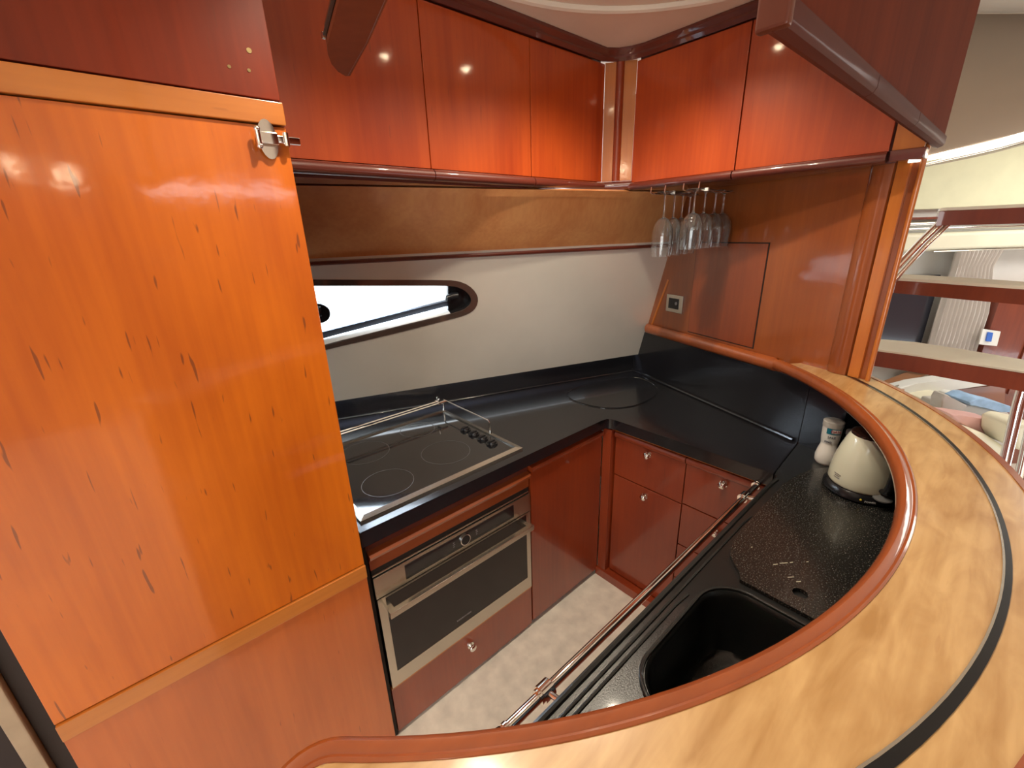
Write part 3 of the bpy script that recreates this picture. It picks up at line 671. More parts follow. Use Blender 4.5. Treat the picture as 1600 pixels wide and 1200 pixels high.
# drainer board
bp_ = [(0.920, 0.262), (0.943, 0.272), (0.960, 0.290), (0.985, 0.312), (1.03, 0.328), (1.15, 0.335), (1.42, 0.335), (1.50, 0.325), (1.60, 0.30), (1.655, 0.26)] + [p for p in arc(C0, 1.300, -50, -88.0, 24) if p[0] < 1.66 and p[0] > 0.92] + [(0.920, -0.115)]
bm = B(); holeb = [(0.975+0.0155*math.cos(2*math.pi*i/18), 0.153+0.0155*math.sin(2*math.pi*i/18)) for i in range(18)]
tp = [bm.verts.new((x, y, 0.910)) for x, y in bp_]; th = [bm.verts.new((x, y, 0.910)) for x, y in holeb]
ed = [bm.edges.new((tp[i], tp[(i+1) % len(tp)])) for i in range(len(tp))] + [bm.edges.new((th[i], th[(i+1) % 18])) for i in range(18)]
bmesh.ops.triangle_fill(bm, edges=ed, use_beauty=True)
for L_, src in ((tp, bp_), (th, holeb)):
    lo = [bm.verts.new((x, y, 0.9005)) for x, y in src]
    for i in range(len(src)): bm.faces.new([L_[i], L_[(i+1) % len(src)], lo[(i+1) % len(src)], lo[i]])
db = obj('drainer_board', bm, 'speckle'); tag(db, 'speckled black board with a finger hole covering half the sink counter', 'board')
bm = B()
for px, py, ln in ((1212, 882, 0.012), (1225, 880, 0.02), (1237, 879, 0.008), (1236, 902, 0.016), (1248, 909, 0.012), (1262, 878, 0.006), (1175, 855, 0.005)):
    P = onz(px, py, 0.9103); dx = Vector((0.75, -0.65, 0)); tube(bm, [P-dx*ln/2, P+dx*ln/2+V(0, 0.001, 0)], 0.0009, 5)
cbm = obj('crumbs', bm, 'cream', db); cbm['kind'] = 'stuff'
bm = B(); sweep(bm, arc(C0, 1.322, -39, -134, 44), [(-0.006, 0.0), (0.006, 0.0), (0.006, 1.165), (-0.006, 1.165)])
bw = obj('bar_back_panel', bm, 'counter'); tag(bw, 'curved black back panel rising from the sink counter under the bar', 'panel')

# towel rail
tr = thing('towel_rail', 'chrome towel rail along the front edge of the sink counter', 'rail', (0.9, 0.425, 0.835))
bm = B(); cyl(bm, (0.318, 0.427, 0.838), (1.492, 0.424, 0.838), 0.0105, 18); obj('bar', bm, 'chrome', tr)
for x, s in ((0.430, 1.25), (1.385, 1.1)):
    bm = B(); cyl(bm, (x-0.014, 0.427, 0.838), (x+0.014, 0.427, 0.838), 0.0145*s, 18); cyl(bm, (x, 0.427, 0.838), (x, 0.366, 0.858), 0.0075, 14); cyl(bm, (x-0.021, 0.427, 0.838), (x-0.014, 0.427, 0.838), 0.012*s, 18); obj('bracket', bm, 'chrome', tr)
for x in (0.312, 1.497):
    bm = B(); ball(bm, (x, 0.426, 0.838), 0.0145, seg=16); s = -1 if x < 1 else 1; cyl(bm, (x-s*0.018, 0.426, 0.838), (x-s*0.01, 0.426, 0.838), 0.014, 16); obj('finial', bm, 'chrome', tr)

# ------------------------------------------------------------------ bar
bar = thing('bar_counter', 'raised curved bar with burr maple top in the foreground', 'bar', (0.855, -0.1, 1.165))
A0, A1 = -37.0, -135.5
bm = B(); ri = arc(C0, 1.165, A0, A1, 64); ro = arc(C0, 1.338, A0, A1, 64)
lay = []
for z in (1.173, 1.205): lay.append(([bm.verts.new((x, y, z)) for x, y in ri], [bm.verts.new((x, y, z)) for x, y in ro]))
for i in range(64):
    (a, b), (c, d) = lay
    bm.faces.new([c[i], c[i+1], d[i+1], d[i]]); bm.faces.new([a[i+1], a[i], b[i], b[i+1]]); bm.faces.new([b[i], d[i], d[i+1], b[i+1]]); bm.faces.new([a[i], a[i+1], c[i+1], c[i]])
for i in (0, 64): bm.faces.new([lay[0][0][i], lay[0][1][i], lay[1][1][i], lay[1][0][i]])
obj('bar_top', bm, 'maple', bar)
# rounded inner rail, turning outwards round the end of the bar
rp = arc(C0, 1.152, -34.5, -134.0, 72)
ue = Vector((math.cos(math.radians(-134)), math.sin(math.radians(-134)))); te = Vector((ue.y, -ue.x))
if te.dot(Vector((rp[-1][0]-rp[-2][0], rp[-1][1]-rp[-2][1]))) < 0: te = -te
e0 = Vector(rp[-1]); R_ = 0.055
for k in range(1, 9):
    a = math.radians(90*k/8); q = e0 + te*R_*math.sin(a) + ue*R_*(1-math.cos(a)); rp.append((q.x, q.y))
q0 = Vector(rp[-1]); rp.append(tuple(q0+ue*0.16))
bm = B(); sweep(bm, rp, [(-n, z) for n, z in [(0.0, 1.1705), (0.004, 1.173), (0.0075, 1.180), (0.0088, 1.189), (0.0072, 1.199), (0.003, 1.207), (-0.003, 1.2105), (-0.008, 1.2095), (-0.0130, 1.2062), (-0.0165, 1.2080), (-0.0195, 1.2065), (-0.0205, 1.203), (-0.0205, 1.172), (-0.01, 1.1705)]])
obj('inner_rail', bm, 'railwood', bar, label='rounded dark cherry edge rail')
def ring2(bm, c1, r1, c2, r2, a0, a1, z, t, n=64):
    a = arc(c1, r1, a0, a1, n); b = arc(c2, r2, a0, a1, n)
    A = [[bm.verts.new((x, y, zz)) for x, y in L_] for L_ in (a, b) for zz in (z-t, z)]
    for i in range(n):
        bm.faces.new([A[1][i], A[1][i+1], A[3][i+1], A[3][i]]); bm.faces.new([A[0][i], A[1][i], A[1][i+1], A[0][i+1]]); bm.faces.new([A[3][i], A[2][i], A[2][i+1], A[3][i+1]])
    return bm
obj('inlay_band', ring2(B(), (0.856, 1.152), 1.245, (0.851, 1.188), 1.289, -38, A1, 1.2062, 0.004), 'rubber', bar, label='curved glossy black inlay band')
obj('inlay_line', ring2(B(), (0.856, 1.152), 1.2428, (0.856, 1.152), 1.2455, -38, A1, 1.2066, 0.004), 'steel', bar)
obj('outer_edge', ring2(B(), C0, 1.333, C0, 1.346, -38, A1, 1.2070, 0.045), 'railwood', bar)
bm = B(); sweep(bm, arc(C0, 1.332, -41, -134, 44), [(-0.004, -0.0), (0.003, -0.0), (0.003, 1.165), (-0.004, 1.165)]); obj('front_panel', bm, 'cherry_red', bar)
# rail continues along the splash panel
# ------------------------------------------------------------------ hob
hb = thing('hob', 'black ceramic hob with stainless frame and chrome fiddle rail', 'hob', (0.68, 1.4, 0.9))
HX0, HX1, HY0, HY1 = 0.352, 1.008, 1.112, 1.672
bm = B(); fr_o = [(HX0, HY0), (HX1, HY0), (HX1, HY1), (HX0, HY1)]; w_ = 0.020
fr_i = [(HX0+w_, HY0+w_), (HX1-w_, HY0+w_), (HX1-w_, HY1-w_), (HX0+w_, HY1-w_)]
vs = [[bm.verts.new((x, y, z)) for x, y in L_] for L_, z in ((fr_o, 0.9), (fr_o, 0.908), (fr_i, 0.912), (fr_i, 0.904))]
for a, b in zip(vs, vs[1:]):
    for i in range(4): bm.faces.new([a[i], a[(i+1) % 4], b[(i+1) % 4], b[i]])
obj('frame', bm, 'steel', hb, smooth=False)
bm = B(); box(bm, HX0+w_, HX1-w_, HY0+w_, HY1-w_, 0.9005, 0.9065); obj('glass_top', bm, 'blackglass', hb)
for cx, cy, r in ((0.512, 1.258, 0.088), (0.775, 1.300, 0.095), (0.545, 1.525, 0.095), (0.800, 1.560, 0.075)):
    bm = B(); lathe(bm, [(r, 0.0), (r, 0.0006), (r-0.0022, 0.0006), (r-0.0022, 0.0)], (cx, cy, 0.9064), 48); obj('cooking_zone', bm, 'zone', hb)
for y in (1.405, 1.345, 1.285, 1.225):
    kb = B(); cyl(kb, (0.945, y, 0.9065), (0.945, y, 0.912), 0.023, 22); cyl(kb, (0.945, y, 0.912), (0.945, y, 0.919), 0.0185, 22, 0.016)
    box(kb, 0.931, 0.959, y-0.003, y+0.003, 0.9185, 0.9225, 0.001); obj('control_knob', kb, 'blackplastic', hb)
rl = obj('fiddle_rail', tube(B(), [(0.998, 1.655, 0.908), (0.998, 1.655, 0.958), (0.998, 1.648, 0.966), (0.998, 1.31, 0.966), (0.998, 1.302, 0.958), (0.998, 1.302, 0.908)], 0.0028, 8), 'chrome', hb, label='thin chrome fiddle rail')
bm = B(); tube(bm, [(0.36, 1.612, 0.972), (0.985, 1.612, 0.972)], 0.0036, 8); obj('cross_rod', bm, 'chrome', rl)
bm = B(); tube(bm, [(0.36, 1.636, 0.972), (0.955, 1.636, 0.972), (0.965, 1.630, 0.985)], 0.0036, 8); obj('cross_rod', bm, 'chrome', rl)
bm = B(); cyl(bm, (0.95, 1.612, 0.972), (0.985, 1.612, 0.972), 0.006, 12); box(bm, 0.944, 0.954, 1.605, 1.643, 0.966, 0.978, 0.002); cyl(bm, (0.949, 1.624, 0.975), (0.949, 1.624, 1.0), 0.003, 8); obj('rail_clamp', bm, 'chrome', rl)
for y in (1.655, 1.302):
    bm = B(); lathe(bm, [(0.0, 0), (0.007, 0), (0.005, 0.008), (0.0035, 0.014), (0, 0.014)], (0.998, y, 0.909), 14); obj('rail_foot', bm, 'chrome', rl)

# ------------------------------------------------------------------ kettle, shakers
KX, KY, KZ = 1.556, 0.166, 0.9105
kt = thing('kettle', 'cream enamel electric kettle on black base under the bar', 'kettle', (KX, KY, KZ))
bm = B(); lathe(bm, [(0.0, 0.0), (0.086, 0.0), (0.092, 0.006), (0.091, 0.018), (0.083, 0.028), (0, 0.028)], (KX, KY, KZ), 40); kbase = obj('base', bm, 'blackplastic', kt)
bm = B(); lathe(bm, [(0.0, 0.029), (0.079, 0.029), (0.083, 0.036), (0.082, 0.06), (0.077, 0.10), (0.069, 0.135), (0.060, 0.165), (0.054, 0.182), (0.049, 0.190), (0, 0.191)], (KX, KY, KZ), 48); kbody = obj('body', bm, 'ivory', kt)
bm = B(); lathe(bm, [(0.0505, 0.188), (0.0505, 0.194), (0.045, 0.200), (0.030, 0.206), (0.0, 0.209)], (KX, KY, KZ), 40); klid = obj('lid', bm, plain('brown_black_lid', (0.035, 0.015, 0.012), 0.15, coat=0.6), kt)
bm = B(); ball(bm, (KX+0.046, KY+0.020, KZ+0.182), 0.018, (1.2, 0.9, 0.9), 14); obj('spout', bm, 'ivory', kt)
hd = Vector((-0.70, -0.71, 0)).normalized()
bm = B(); pts = []
for r, z in ((0.052, 0.196), (0.078, 0.198), (0.100, 0.182), (0.108, 0.150), (0.110, 0.110), (0.107, 0.075), (0.098, 0.052), (0.080, 0.048)):
    pts.append(Vector((KX, KY, KZ+z))+hd*r)
tube(bm, pts, [0.008, 0.011, 0.013, 0.013, 0.012, 0.012, 0.010, 0.007], 12); obj('handle', bm, 'blackplastic', kt)
bm = B(); P = Vector((KX, KY, KZ+0.030))+hd*0.092; ball(bm, P, 0.022, (1.1, 1.1, 0.35), 14); obj('switch', bm, plain('grey_switch', (0.12, 0.12, 0.12), 0.3), kt)
va = Vector((-KX, -KY, 0)).normalized()
def oncyl(c, r, angd, z):
    a = math.atan2(va.y, va.x)+math.radians(angd); n = Vector((math.cos(a), math.sin(a), 0)); return Vector((c[0], c[1], z))+n*r, n
P, n = oncyl((KX, KY), 0.0925, 22, KZ+0.013); text('POWER', 0.008, 'label', P, Vector((-n.y, n.x, 0)), (0, 0, 1), kt, ext=0.0003)
P, n = oncyl((KX, KY), 0.092, 8, KZ+0.016); bm = B(); ball(bm, P, 0.003, seg=8); obj('pilot_lamp', bm, plain('yellow_pilot', (0.8, 0.6, 0.05), 0.3), kt)
P, n = oncyl((KX, KY), 0.0825, -42, KZ+0.058)
bm = B(); tv = Vector((-n.y, n.x, 0))
for i, (dz, ln) in enumerate(((0.006, 0.022), (0.0, 0.016), (-0.006, 0.020))): cyl(bm, P-tv*ln/2+V(0, 0, dz), P+tv*ln/2+V(0, 0, dz), 0.0011, 6)
obj('maker_mark', bm, 'greyink', kt)
# salt
SX, SY, SZ = 1.703, 0.288, 0.9
ss = thing('salt_shaker', 'clear salt shaker with grey lid and label, left of the kettle', 'shaker', (SX, SY, SZ))
bm = B(); lathe(bm, [(0, 0), (0.028, 0.0), (0.033, 0.008), (0.034, 0.028), (0.030, 0.050), (0.025, 0.068), (0.0245, 0.078), (0, 0.078)], (SX, SY, SZ), 28); obj('salt_body', bm, 'salt', ss)
bm = B(); lathe(bm, [(0, 0.078), (0.0248, 0.078), (0.0275, 0.10), (0.0290, 0.140), (0, 0.140)], (SX, SY, SZ), 28); obj('label_sleeve', bm, 'label', ss)
bm = B(); lathe(bm, [(0, 0.140), (0.0305, 0.140), (0.031, 0.158), (0.027, 0.161), (0, 0.161)], (SX, SY, SZ), 28); obj('cap', bm, 'cap', ss)
def patch(c, r0, r1, a0, a1, z0, z1, mat, nm, parent, n=8):
    bm = B(); rows = []
    for (r, z) in ((r0, z0), (r1, z1)): rows.append([bm.verts.new(oncyl(c, r, a0+(a1-a0)*i/n, z)[0]) for i in range(n+1)])
    for i in range(n): bm.faces.new([rows[0][i], rows[0][i+1], rows[1][i+1], rows[1][i]])
    obj(nm, bm, mat, parent)
patch((SX, SY), 0.0291, 0.0297, -25, 60, SZ+0.118, SZ+0.139, 'teal', 'teal_band', ss)
patch((SX, SY), 0.0296, 0.0300, 5, 58, SZ+0.122, SZ+0.136, 'label', 'oval_badge', ss)
P, n = oncyl((SX, SY), 0.0302, 26, SZ+0.129); text('DAN', 0.013, 'red', P, Vector((-n.y, n.x, 0)), (0, 0, 1), ss)
P, n = oncyl((SX, SY), 0.0290, 10, SZ+0.107); text('SALE', 0.011, 'ink', P, Vector((-n.y, n.x, 0)), (0, 0, 1), ss)
P, n = oncyl((SX, SY), 0.0272, -5, SZ+0.088); text('FINO', 0.009, 'ink', P, Vector((-n.y, n.x, 0)), (0, 0, 1), ss)
PX, PY = 1.693, 0.222
ps = thing('pepper_shaker', 'small dark pepper shaker with grey lid between salt and kettle', 'shaker', (PX, PY, SZ))
bm = B(); lathe(bm, [(0, 0), (0.024, 0.0), (0.028, 0.008), (0.028, 0.03), (0.022, 0.06), (0.021, 0.08), (0, 0.08)], (PX, PY, SZ), 24); obj('body', bm, 'pepper', ps)
bm = B(); lathe(bm, [(0, 0.08), (0.023, 0.08), (0.0245, 0.130), (0, 0.130)], (PX, PY, SZ), 24); obj('neck', bm, 'cap', ps)
bm = B(); lathe(bm, [(0, 0.130), (0.027, 0.130), (0.027, 0.143), (0, 0.145)], (PX, PY, SZ), 24); obj('cap', bm, 'greyink', ps)

# ------------------------------------------------------------------ glass rack and wine glasses
gr = thing('glass_rack', 'chrome wire rack holding wine glasses under the wall cabinet', 'rack', (1.8, 0.92, 1.85))
rows_y = (0.982, 0.848)
for y in rows_y:
    for s in (-1, 1):
        yy = y+s*0.016
        bm = B(); tube(bm, [(1.634, yy+s*0.014, 1.852), (1.630, yy+s*0.014, 1.832), (1.642, yy+s*0.010, 1.827), (1.665, yy, 1.827), (1.965, yy, 1.827)], 0.0024, 8)
        obj('wire', bm, 'chrome', gr)
    bm = B(); box(bm, 1.70, 1.71, y-0.030, y-0.018, 1.824, 1.836, 0.001); obj('clip', bm, 'white', gr)
def wine(scale, label, group):
    g = thing('wine_glass', label, 'wine glass', (0, 0, 0), group)
    s = scale
    bm = B(); lathe(bm, [(0.0, 0.0), (0.032, -0.001), (0.033, -0.0025), (0.018, -0.006), (0.006, -0.011), (0.0, -0.011)], (0, 0, 0), 28); obj('foot', bm, 'glass', g)
    bm = B(); lathe(bm, [(0.0045, -0.0105), (0.0034, -0.03), (0.0032, -0.06*s), (0.004, -0.088*s), (0.007, -0.096*s), (0.0, -0.096*s), ], (0, 0, 0), 14); obj('stem', bm, 'glass', g)
    h = 0.245*s
    out = [(0.006, -0.0955*s), (0.017, -0.100*s), (0.030, -0.115*s), (0.0385, -0.140*s), (0.0412, -0.168*s), (0.0400, -0.205*s), (0.0365, -h)]
    inn = [(r-0.0013, z-0.001) for r, z in out[::-1]][1:-1] + [(0.0, -0.100*s)]
    bm = B(); lathe(bm, [(0.0, -0.0955*s)]+out+[(0.0352, -h)]+inn, (0, 0, 0), 32); obj('bowl', bm, 'glass', g)
    return g
def copy_tree(o, parent=None):
    c = o.copy(); COL.objects.link(c); c.parent = parent
    for ch in list(o.children): copy_tree(ch, c)
    return c
g1 = wine(1.0, 'tall wine glass hanging at the left front of the rack', None)
g2 = wine(0.88, 'smaller wine glass hanging at the front of the right row', None)
pos1 = [(1.670, 0.971), (1.755, 0.977), (1.840, 0.987), (1.925, 1.000)]
pos2 = [(1.665, 0.847), (1.750, 0.848), (1.835, 0.847), (1.920, 0.852)]
lab1 = ['tall wine glass hanging at the far left front of the chrome rack', 'tall wine glass hanging second from the left in the rack', 'tall wine glass hanging third from the left in the rack', 'tall wine glass hanging fourth from the left, at the wall']
lab2 = ['smaller wine glass with thick bright stem, fourth from the right end of the rack', 'smaller wine glass hanging third from the right end of the rack', 'smaller wine glass hanging second from the right end of the rack', 'smaller wine glass hanging at the right end of the rack']
for src, pos, lab in ((g1, pos1, lab1), (g2, pos2, lab2)):
    for i, (x, y) in enumerate(pos):
        o = src if i == 0 else copy_tree(src)
        o.location = (x, y, 1.8335); o['label'] = lab[i]; o['group'] = 'wine glasses hanging in the chrome rack'

# ------------------------------------------------------------------ ceiling downlights
for i, (x, y) in enumerate(((0.45, 0.71), (0.95, 0.73), (1.28, 0.80))):
    dl = thing('downlight', ['recessed ceiling spotlight nearest the tall cabinet', 'recessed ceiling spotlight in the middle of the galley', 'recessed ceiling spotlight nearest the bulkhead'][i], 'lamp', (x, y, 2.355), 'galley ceiling spotlights')
    bm = B(); lathe(bm, [(0.020, -0.001), (0.033, -0.001), (0.033, -0.006), (0.024, -0.008), (0.020, -0.001)], (x, y, 2.355), 24); obj('bezel', bm, 'chrome', dl)
    bm = B(); ball(bm, (x, y, 2.352), 0.014, (1, 1, 0.7), 14); obj('bulb', bm, 'lamp', dl)
    l = bpy.data.lights.new('downlight_beam', 'SPOT'); l.energy = 27; l.color = (1, 0.87, 0.68); l.spot_size = math.radians(140); l.spot_blend = 0.8; l.shadow_soft_size = 0.02
    o = bpy.data.objects.new('downlight_beam', l); COL.objects.link(o); o.parent = dl; o.location = (0, 0, -0.022)
for i, (x, y) in enumerate(((-0.14, -3.30), (-0.45, -3.38), (-1.1, -0.9), (-1.1, -2.4))):  # last pair added out of view for frontal light on the cabinets
    z = 2.28 if i == 0 else 2.355
    dl = thing('downlight', ['saloon spotlight on a short drop near the side wall', 'saloon ceiling spotlight beside the side wall', 'added unseen spotlight behind the viewer, nearest the tall cabinet', 'added unseen spotlight behind the viewer, farther aft'][i], 'lamp', (x, y, z), 'saloon ceiling spotlights')
    if i == 0:
        bm = B(); cyl(bm, (x, y, z-0.002), (x, y, 2.354), 0.042, 24); obj('housing', bm, 'chrome', dl)
    bm = B(); lathe(bm, [(0.024, -0.001), (0.040, -0.001), (0.040, -0.006), (0.028, -0.008), (0.024, -0.001)], (x, y, z), 24); obj('bezel', bm, 'chrome', dl)
    bm = B(); ball(bm, (x, y, z-0.012), 0.050, (1, 1, 0.8), 16); obj('bulb', bm, 'lamp', dl)
    l = bpy.data.lights.new('downlight_beam', 'SPOT'); l.energy = 40; l.color = (1, 0.88, 0.70); l.spot_size = math.radians(160); l.spot_blend = 0.8; l.shadow_soft_size = 0.03
    o = bpy.data.objects.new('downlight_beam', l); COL.objects.link(o); o.parent = dl; o.location = (0, 0, -0.065)

# ------------------------------------------------------------------ saloon beyond the post
FH = Vector((math.cos(YAW), math.sin(YAW), 0)); RH = Vector((FH.y, -FH.x, 0))
def sd(s, D, z): return RH*s + FH*D + Vector((0, 0, z))
def sbox(bm, s0, s1, D0, D1, z0, z1, bev=0.0, seg=2):
    return hexa(bm, [sd(s0, D0, z0), sd(s1, D0, z0), sd(s1, D1, z0), sd(s0, D1, z0), sd(s0, D0, z1), sd(s1, D0, z1), sd(s1, D1, z1), sd(s0, D1, z1)], bev, seg)
struct('wall_far', sbox(B(), 1.9, 6.5, 3.42, 3.5, -0.3, 2.4), 'white')
bm = B(); prism(bm, [tuple(sd(1.5, 1.9, 0))[:2], tuple(sd(1.56, 1.9, 0))[:2], tuple(sd(2.3, 3.42, 0))[:2], tuple(sd(2.24, 3.42, 0))[:2]], -0.3, 2.4); struct('wall_side', bm, 'white')
bm = B(); box(bm, 6.42, 6.5, -3.7, 0.0, -0.4, 2.4); struct('wall_end', bm, 'cream')
bm = B(); box(bm, 2.62, 2.70, -3.62, -0.9, -0.4, 0.0); struct('trim_6', bm, 'cream')
struct('floor_2', sbox(B(), 1.7, 6.5, 1.2, 3.42, -0.36, -0.30), 'floor')
# fascia of polished panel above the stairs with light strip
bm = B(); cols = []
N_ = 16
for i in range(N_+1):
    f = i/N_; s_ = 1.30+f*1.5; D = 1.60+0.10*f; col = []
    for j in range(11):
        g = j/10; zb = 1.885+0.14*f
        col.append(bm.verts.new(sd(s_, D+0.16*(1-math.cos(g*math.pi*0.5)), zb+(2.354-zb)*g)))
    cols.append(col)
for a, b in zip(cols, cols[1:]):
    for j in range(10): bm.faces.new([a[j], b[j], b[j+1], a[j+1]])
bmesh.ops.solidify(bm, geom=list(bm.faces), thickness=0.01)
fa = obj('ceiling_fascia', bm, 'hood'); tag(fa, 'glossy champagne metal fascia above the stairs at upper right', 'fascia')
ls = thing('light_strip', 'bright white light strip along the lower edge of the metal fascia', 'lamp', tuple(at(1500, 240, 1.45)))
pp = [at(1420, 253, 1.33), at(1446, 248, 1.335), at(1480, 241, 1.40), at(1520, 233, 1.47), at(1560, 224, 1.53), at(1600, 213, 1.58), at(1700, 190, 1.66)]
bm = B(); tube(bm, pp, [0.003, 0.006, 0.009, 0.011, 0.0125, 0.014, 0.016], 10); obj('diffuser', bm, 'led', ls)
bm = B(); tube(bm, [p+V(0, 0, -0.017) for p in pp[1:]], [0.005, 0.007, 0.008, 0.009, 0.010, 0.012], 10); obj('trim_tube', bm, 'steel', ls)
# stairs
st = thing('staircase', 'open curved stair with cream padded mahogany treads and steel tubes', 'stairs', tuple(at(1500, 500, 1.45)))
def tread(zt, frontp, backp, th=0.062, pad=0.012):
    fr = [onz(px, py, zt) if zt < EYE else at(px, py, D) for px, py, D in frontp]
    bk_ = [onz(px, py, zt) if zt < EYE else at(px, py, D) for px, py, D in backp]
    fr = [V(p.x, p.y, 0) for p in fr]; bk_ = [V(p.x, p.y, 0) for p in bk_]
    loop = [(p.x, p.y) for p in fr] + [(p.x, p.y) for p in reversed(bk_)]
    bm = B(); prism(bm, loop, zt-th, zt-pad, 0.004); t = obj('tread', bm, 'mahog_far', st)
    bm = B(); prism(bm, loop, zt-pad+0.0003, zt, 0.004); obj('step_pad', bm, 'pad', t, label='cream padded step surface')
f2 = [(1397, 431, 0), (1402, 434, 0), (1450, 437, 0), (1520, 442, 0), (1600, 447, 0), (1700, 454, 0)]; b2_ = [(1400, 428.5, 0), (1410, 428, 0), (1450, 430, 0), (1520, 434.5, 0), (1600, 440, 0), (1700, 446, 0)]
tread(1.50, f2, b2_, 0.055, 0.010)
f3 = [(1352, 538, 0), (1360, 545, 0), (1430, 554, 0), (1500, 565, 0), (1600, 580, 0), (1700, 600, 0)]; b3 = [(1355, 530, 0), (1368, 529, 0), (1430, 534, 0), (1500, 545, 0), (1600, 562, 0), (1700, 580, 0)]
tread(1.255, f3, b3, 0.062, 0.006)
f1 = [(1466, 338, 1.50), (1478, 336, 1.49), (1540, 333, 1.42), (1600, 330, 1.35), (1700, 325, 1.25)]; b1_ = [(1463, 338, 1.62), (1478, 336, 1.65), (1540, 333, 1.62), (1600, 330, 1.55), (1700, 325, 1.5)]
tread(1.733, f1, b1_, 0.055, 0.010)
for off in (0, 1):
    bm = B(); tube(bm, [at(1484+off*10, 334+off*4, 1.52), at(1440+off*9, 377+off*4, 1.53), at(1396+off*8, 424+off*6, 1.54), at(1350+off*8, 480+off*6, 1.55)], 0.0125 if off == 0 else 0.009, 12); obj('stringer_tube', bm, 'chrome', st)
for a, b, r in (((1612, 560), (1574, 706), 0.016), ((1640, 560), (1600, 720), 0.016)):
    bm = B(); tube(bm, [at(a[0], a[1], 1.42), at((a[0]+b[0])/2-2, (a[1]+b[1])/2, 1.40), at(b[0], b[1], 1.38), at(b[0]-14, b[1]+60, 1.36)], r, 14); obj('support_tube', bm, 'chrome', st)
# far wall furnishing
def spt(px, py, D): return at(px, py, D)
up_ = thing('padded_wall_panel', 'large pale yellow padded panel high on the far saloon wall', 'panel', tuple(sd(3.3, 3.36, 1.8)))
pt = [(2.83+0.06*(1-math.cos(math.radians(a))), 1.765+0.06*(1-math.sin(math.radians(a)))) for a in (0, 22, 45, 67, 90)] + [(4.6, 1.765), (4.6, 2.36), (2.83, 2.36)]
bm = B(); slab(bm, [sd(s, 3.36, z) for s, z in pt], 0.05, 0.01); obj('padding', bm, 'creamyellow', up_)
bm = B(); sbox(bm, 2.4, 4.6, 3.34, 3.42, 1.695, 1.715, 0.003); mr = obj('wall_rail', bm, 'mahog_far'); tag(mr, 'thin mahogany strip running along the far saloon wall', 'rail')
for z, lab in ((1.668, 'upper horizontal chrome rail on the far saloon wall'), (1.632, 'lower horizontal chrome rail on the far saloon wall')):
    bm = B(); cyl(bm, sd(2.3, 3.30, z), sd(4.6, 3.30, z), 0.012, 12); g_ = obj('grab_rail', bm, 'chrome'); tag(g_, lab, 'rail')
    g_['group'] = 'chrome rails on the far saloon wall'
bm = B(); sbox(bm, 2.3, 4.6, 3.24, 3.42, 1.475, 1.606, 0.03, 4); pb = obj('padded_bolster', bm, 'cream'); tag(pb, 'long cream padded bolster along the far wall below the rails', 'bolster')
bm = B(); sbox(bm, 2.2, 3.27, 3.30, 3.40, 0.62, 1.30, 0.006); tv_ = obj('dark_panel', bm, 'tv'); tag(tv_, 'dark glossy panel on the far wall behind the stair treads', 'panel')
# curtain
cu = thing('curtain', 'pale pleated voile curtain hanging behind the stair treads', 'curtain', tuple(sd(3.5, 3.25, 0.6)))
bm = B(); rows = []
for j in range(9):
    z = 1.474-(1.474-0.55)*j/8; row = []; pin = 0.75+0.25*min(1, abs(z-1.35)/0.3)
    for i in range(121):
        f = i/120; s = 3.27+f*0.38*pin+0.04*(1-pin); row.append(bm.verts.new(sd(s, 3.24+0.022*math.sin(f*math.pi*2*11+0.6*math.sin(j*0.5)), z)))
    rows.append(row)
for a, b in zip(rows, rows[1:]):
    for i in range(120): bm.faces.new([a[i], a[i+1], b[i+1], b[i]])
bmesh.ops.solidify(bm, geom=list(bm.faces), thickness=0.002); obj('drape', bm, 'curtain', cu)
bm = B(); cyl(bm, sd(3.1, 3.24, 1.473), sd(4.0, 3.24, 1.473), 0.006, 8); obj('track', bm, 'steel', cu)
# mahogany cabinet with switch
mc = thing('saloon_cabinet', 'mahogany cabinet wall at the right edge beyond the stairs', 'cabinet', tuple(sd(4.2, 3.3, -0.3)))
bm = B(); sbox(bm, 3.668, 5.2, 3.20, 3.41, -0.30, 1.13, 0.003); obj('carcass', bm, 'mahog_far', mc)
bm = B(); sbox(bm, 3.98, 4.6, 3.185, 3.20, 0.35, 1.09, 0.003); obj('door', bm, 'mahog_far', mc)
sw = thing('wall_switch', 'white wall plate with small blue screen on mahogany cabinet', 'switch', tuple(sd(3.74, 3.17, 0.85)))
pq = [at(1536, 514, 3.165), at(1564, 518, 3.165), at(1558, 541, 3.165), at(1530, 538, 3.165)]
bm = B(); slab(bm, pq, 0.012, 0.002); obj('plate', bm, 'white', sw)
pq = [at(1544, 519, 3.155), at(1552, 520, 3.155), at(1549, 534, 3.155), at(1541, 533, 3.155)]
bm = B(); slab(bm, pq, 0.006); obj('screen', bm, 'screen', sw)
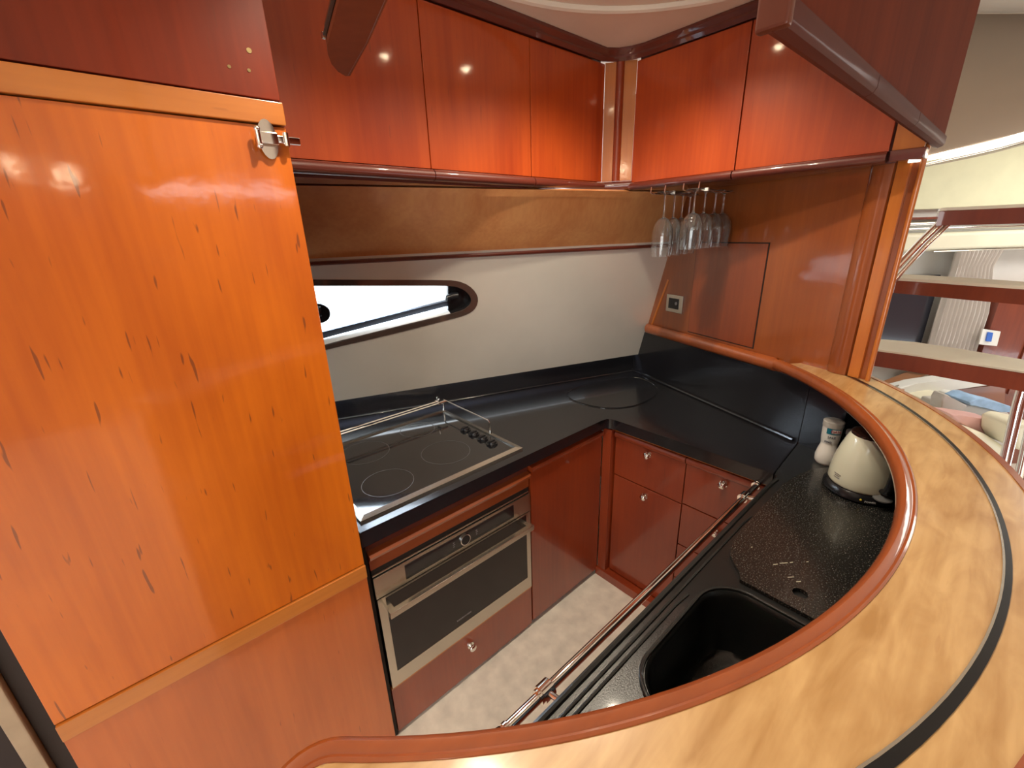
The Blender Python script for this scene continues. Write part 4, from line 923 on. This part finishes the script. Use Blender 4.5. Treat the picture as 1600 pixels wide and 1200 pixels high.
# low furniture seen under the bottom tread
def blob(pxs, D0, D1, mat, name, label, cat, bev=0.02, seg=3, parent=None):
    """soft slab: front outline given by pixels at depth D0, thickness D1-D0"""
    q = [at(px, py, D0) for px, py in pxs]
    bm = B(); t = D1-D0
    a = [bm.verts.new(p) for p in q]; b = [bm.verts.new(p+FH*t) for p in q]; k = len(q)
    bm.faces.new(a); bm.faces.new(list(reversed(b)))
    for i in range(k): bm.faces.new([a[i], b[i], b[(i+1) % k], a[(i+1) % k]])
    if bev: bmesh.ops.bevel(bm, geom=list(bm.edges), offset=bev, segments=seg, affect='EDGES', profile=0.5)
    o = obj(name, bm, mat, parent)
    if parent is None: tag(o, label, cat)
    return o
sb = thing('sideboard', 'low mahogany sideboard with light metal edge under the lowest tread', 'sideboard', tuple(at(1420, 600, 2.9)))
q = [at(1378, 598, 2.55), at(1398, 606, 2.55), at(1450, 592, 3.0), at(1470, 577, 3.15), at(1430, 574, 3.15)]
zt = sum(p.z for p in q)/len(q)
bm = B(); prism(bm, [(p.x, p.y) for p in (onz(1372, 598, 0.52), onz(1405, 612, 0.52), onz(1462, 586, 0.52), onz(1432, 575, 0.52))], 0.46, 0.52, 0.004); obj('top', bm, plain('orange_brown_cherry', (0.42, 0.18, 0.08), 0.3, coat=0.5), sb)  # orange-brown sideboard top
bm = B(); prism(bm, [(p.x, p.y) for p in (onz(1372, 598, 0.52), onz(1405, 612, 0.52), onz(1462, 586, 0.52), onz(1432, 575, 0.52))], -0.30, 0.458); obj('body', bm, 'mahog_far', sb)
bm = B(); tube(bm, [onz(1396, 606, 0.53), onz(1455, 585, 0.53)], 0.010, 8); obj('edge_trim', bm, 'steel', sb)
sf = thing('sofa', 'cream sofa with brown wooden back band beyond the bar', 'sofa', tuple(at(1500, 640, 3.0)))
blob([(1405, 606), (1430, 600), (1500, 590), (1570, 588), (1562, 600), (1500, 608), (1432, 618), (1415, 622)], 2.95, 3.05, 'white', 'back_band', '', '', 0.008, 2, sf)
blob([(1432, 618.5), (1500, 608.5), (1562, 600.5), (1572, 606), (1570, 640), (1440, 640)], 3.0, 3.1, plain('brown_cherry_back', (0.25, 0.08, 0.03), 0.35, coat=0.4), 'wood_back', '', '', 0.005, 1, sf)
blob([(1436, 622), (1470, 616), (1492, 622), (1495, 660), (1450, 650)], 2.85, 2.97, 'cream', 'back_cushion', '', '', 0.02, 3, sf)
blob([(1500, 616), (1509, 618), (1514, 626), (1512, 640), (1486, 640), (1488, 618)], 2.78, 2.9, 'white', 'back_cushion', '', '', 0.02, 3, sf)
blob([(1470, 655), (1476, 632), (1520, 632), (1580, 646), (1585, 700), (1540, 700)], 2.62, 2.8, 'greycloth', 'seat_back', '', '', 0.02, 3, sf)
blob([(1520, 672), (1545, 680), (1575, 700), (1575, 760), (1500, 720)], 2.2, 2.5, 'cream', 'seat', '', '', 0.03, 3, sf)
blob([(1470, 638), (1472, 624), (1477, 616), (1484, 618), (1489, 625), (1500, 628), (1513, 634), (1500, 650), (1480, 652)], 2.5, 2.58, 'greycloth', 'cushion', 'small grey piped cushion leaning on the sofa back', 'cushion', 0.01)
blob([(1484, 646), (1500, 649), (1525, 653), (1540, 655), (1554, 657), (1546, 664), (1544, 682), (1520, 672), (1496, 660)], 2.3, 2.42, 'pink', 'cushion', 'pink satin cushion on the sofa just past the bar edge', 'cushion', 0.012)
blob([(1514, 629), (1528, 623), (1538, 623), (1555, 629), (1580, 635), (1580, 645), (1560, 644), (1540, 636), (1518, 634)], 2.55, 2.72, 'blue', 'folded_cloth', 'crumpled blue and white cloth lying on the sofa', 'cloth', 0.006)
blob([(1590, 668), (1605, 662), (1640, 670), (1640, 720), (1596, 705), (1588, 690)], 2.1, 2.3, 'cream', 'cushion', 'cream cushion at the right edge behind steel stair tubes', 'cushion', 0.02)
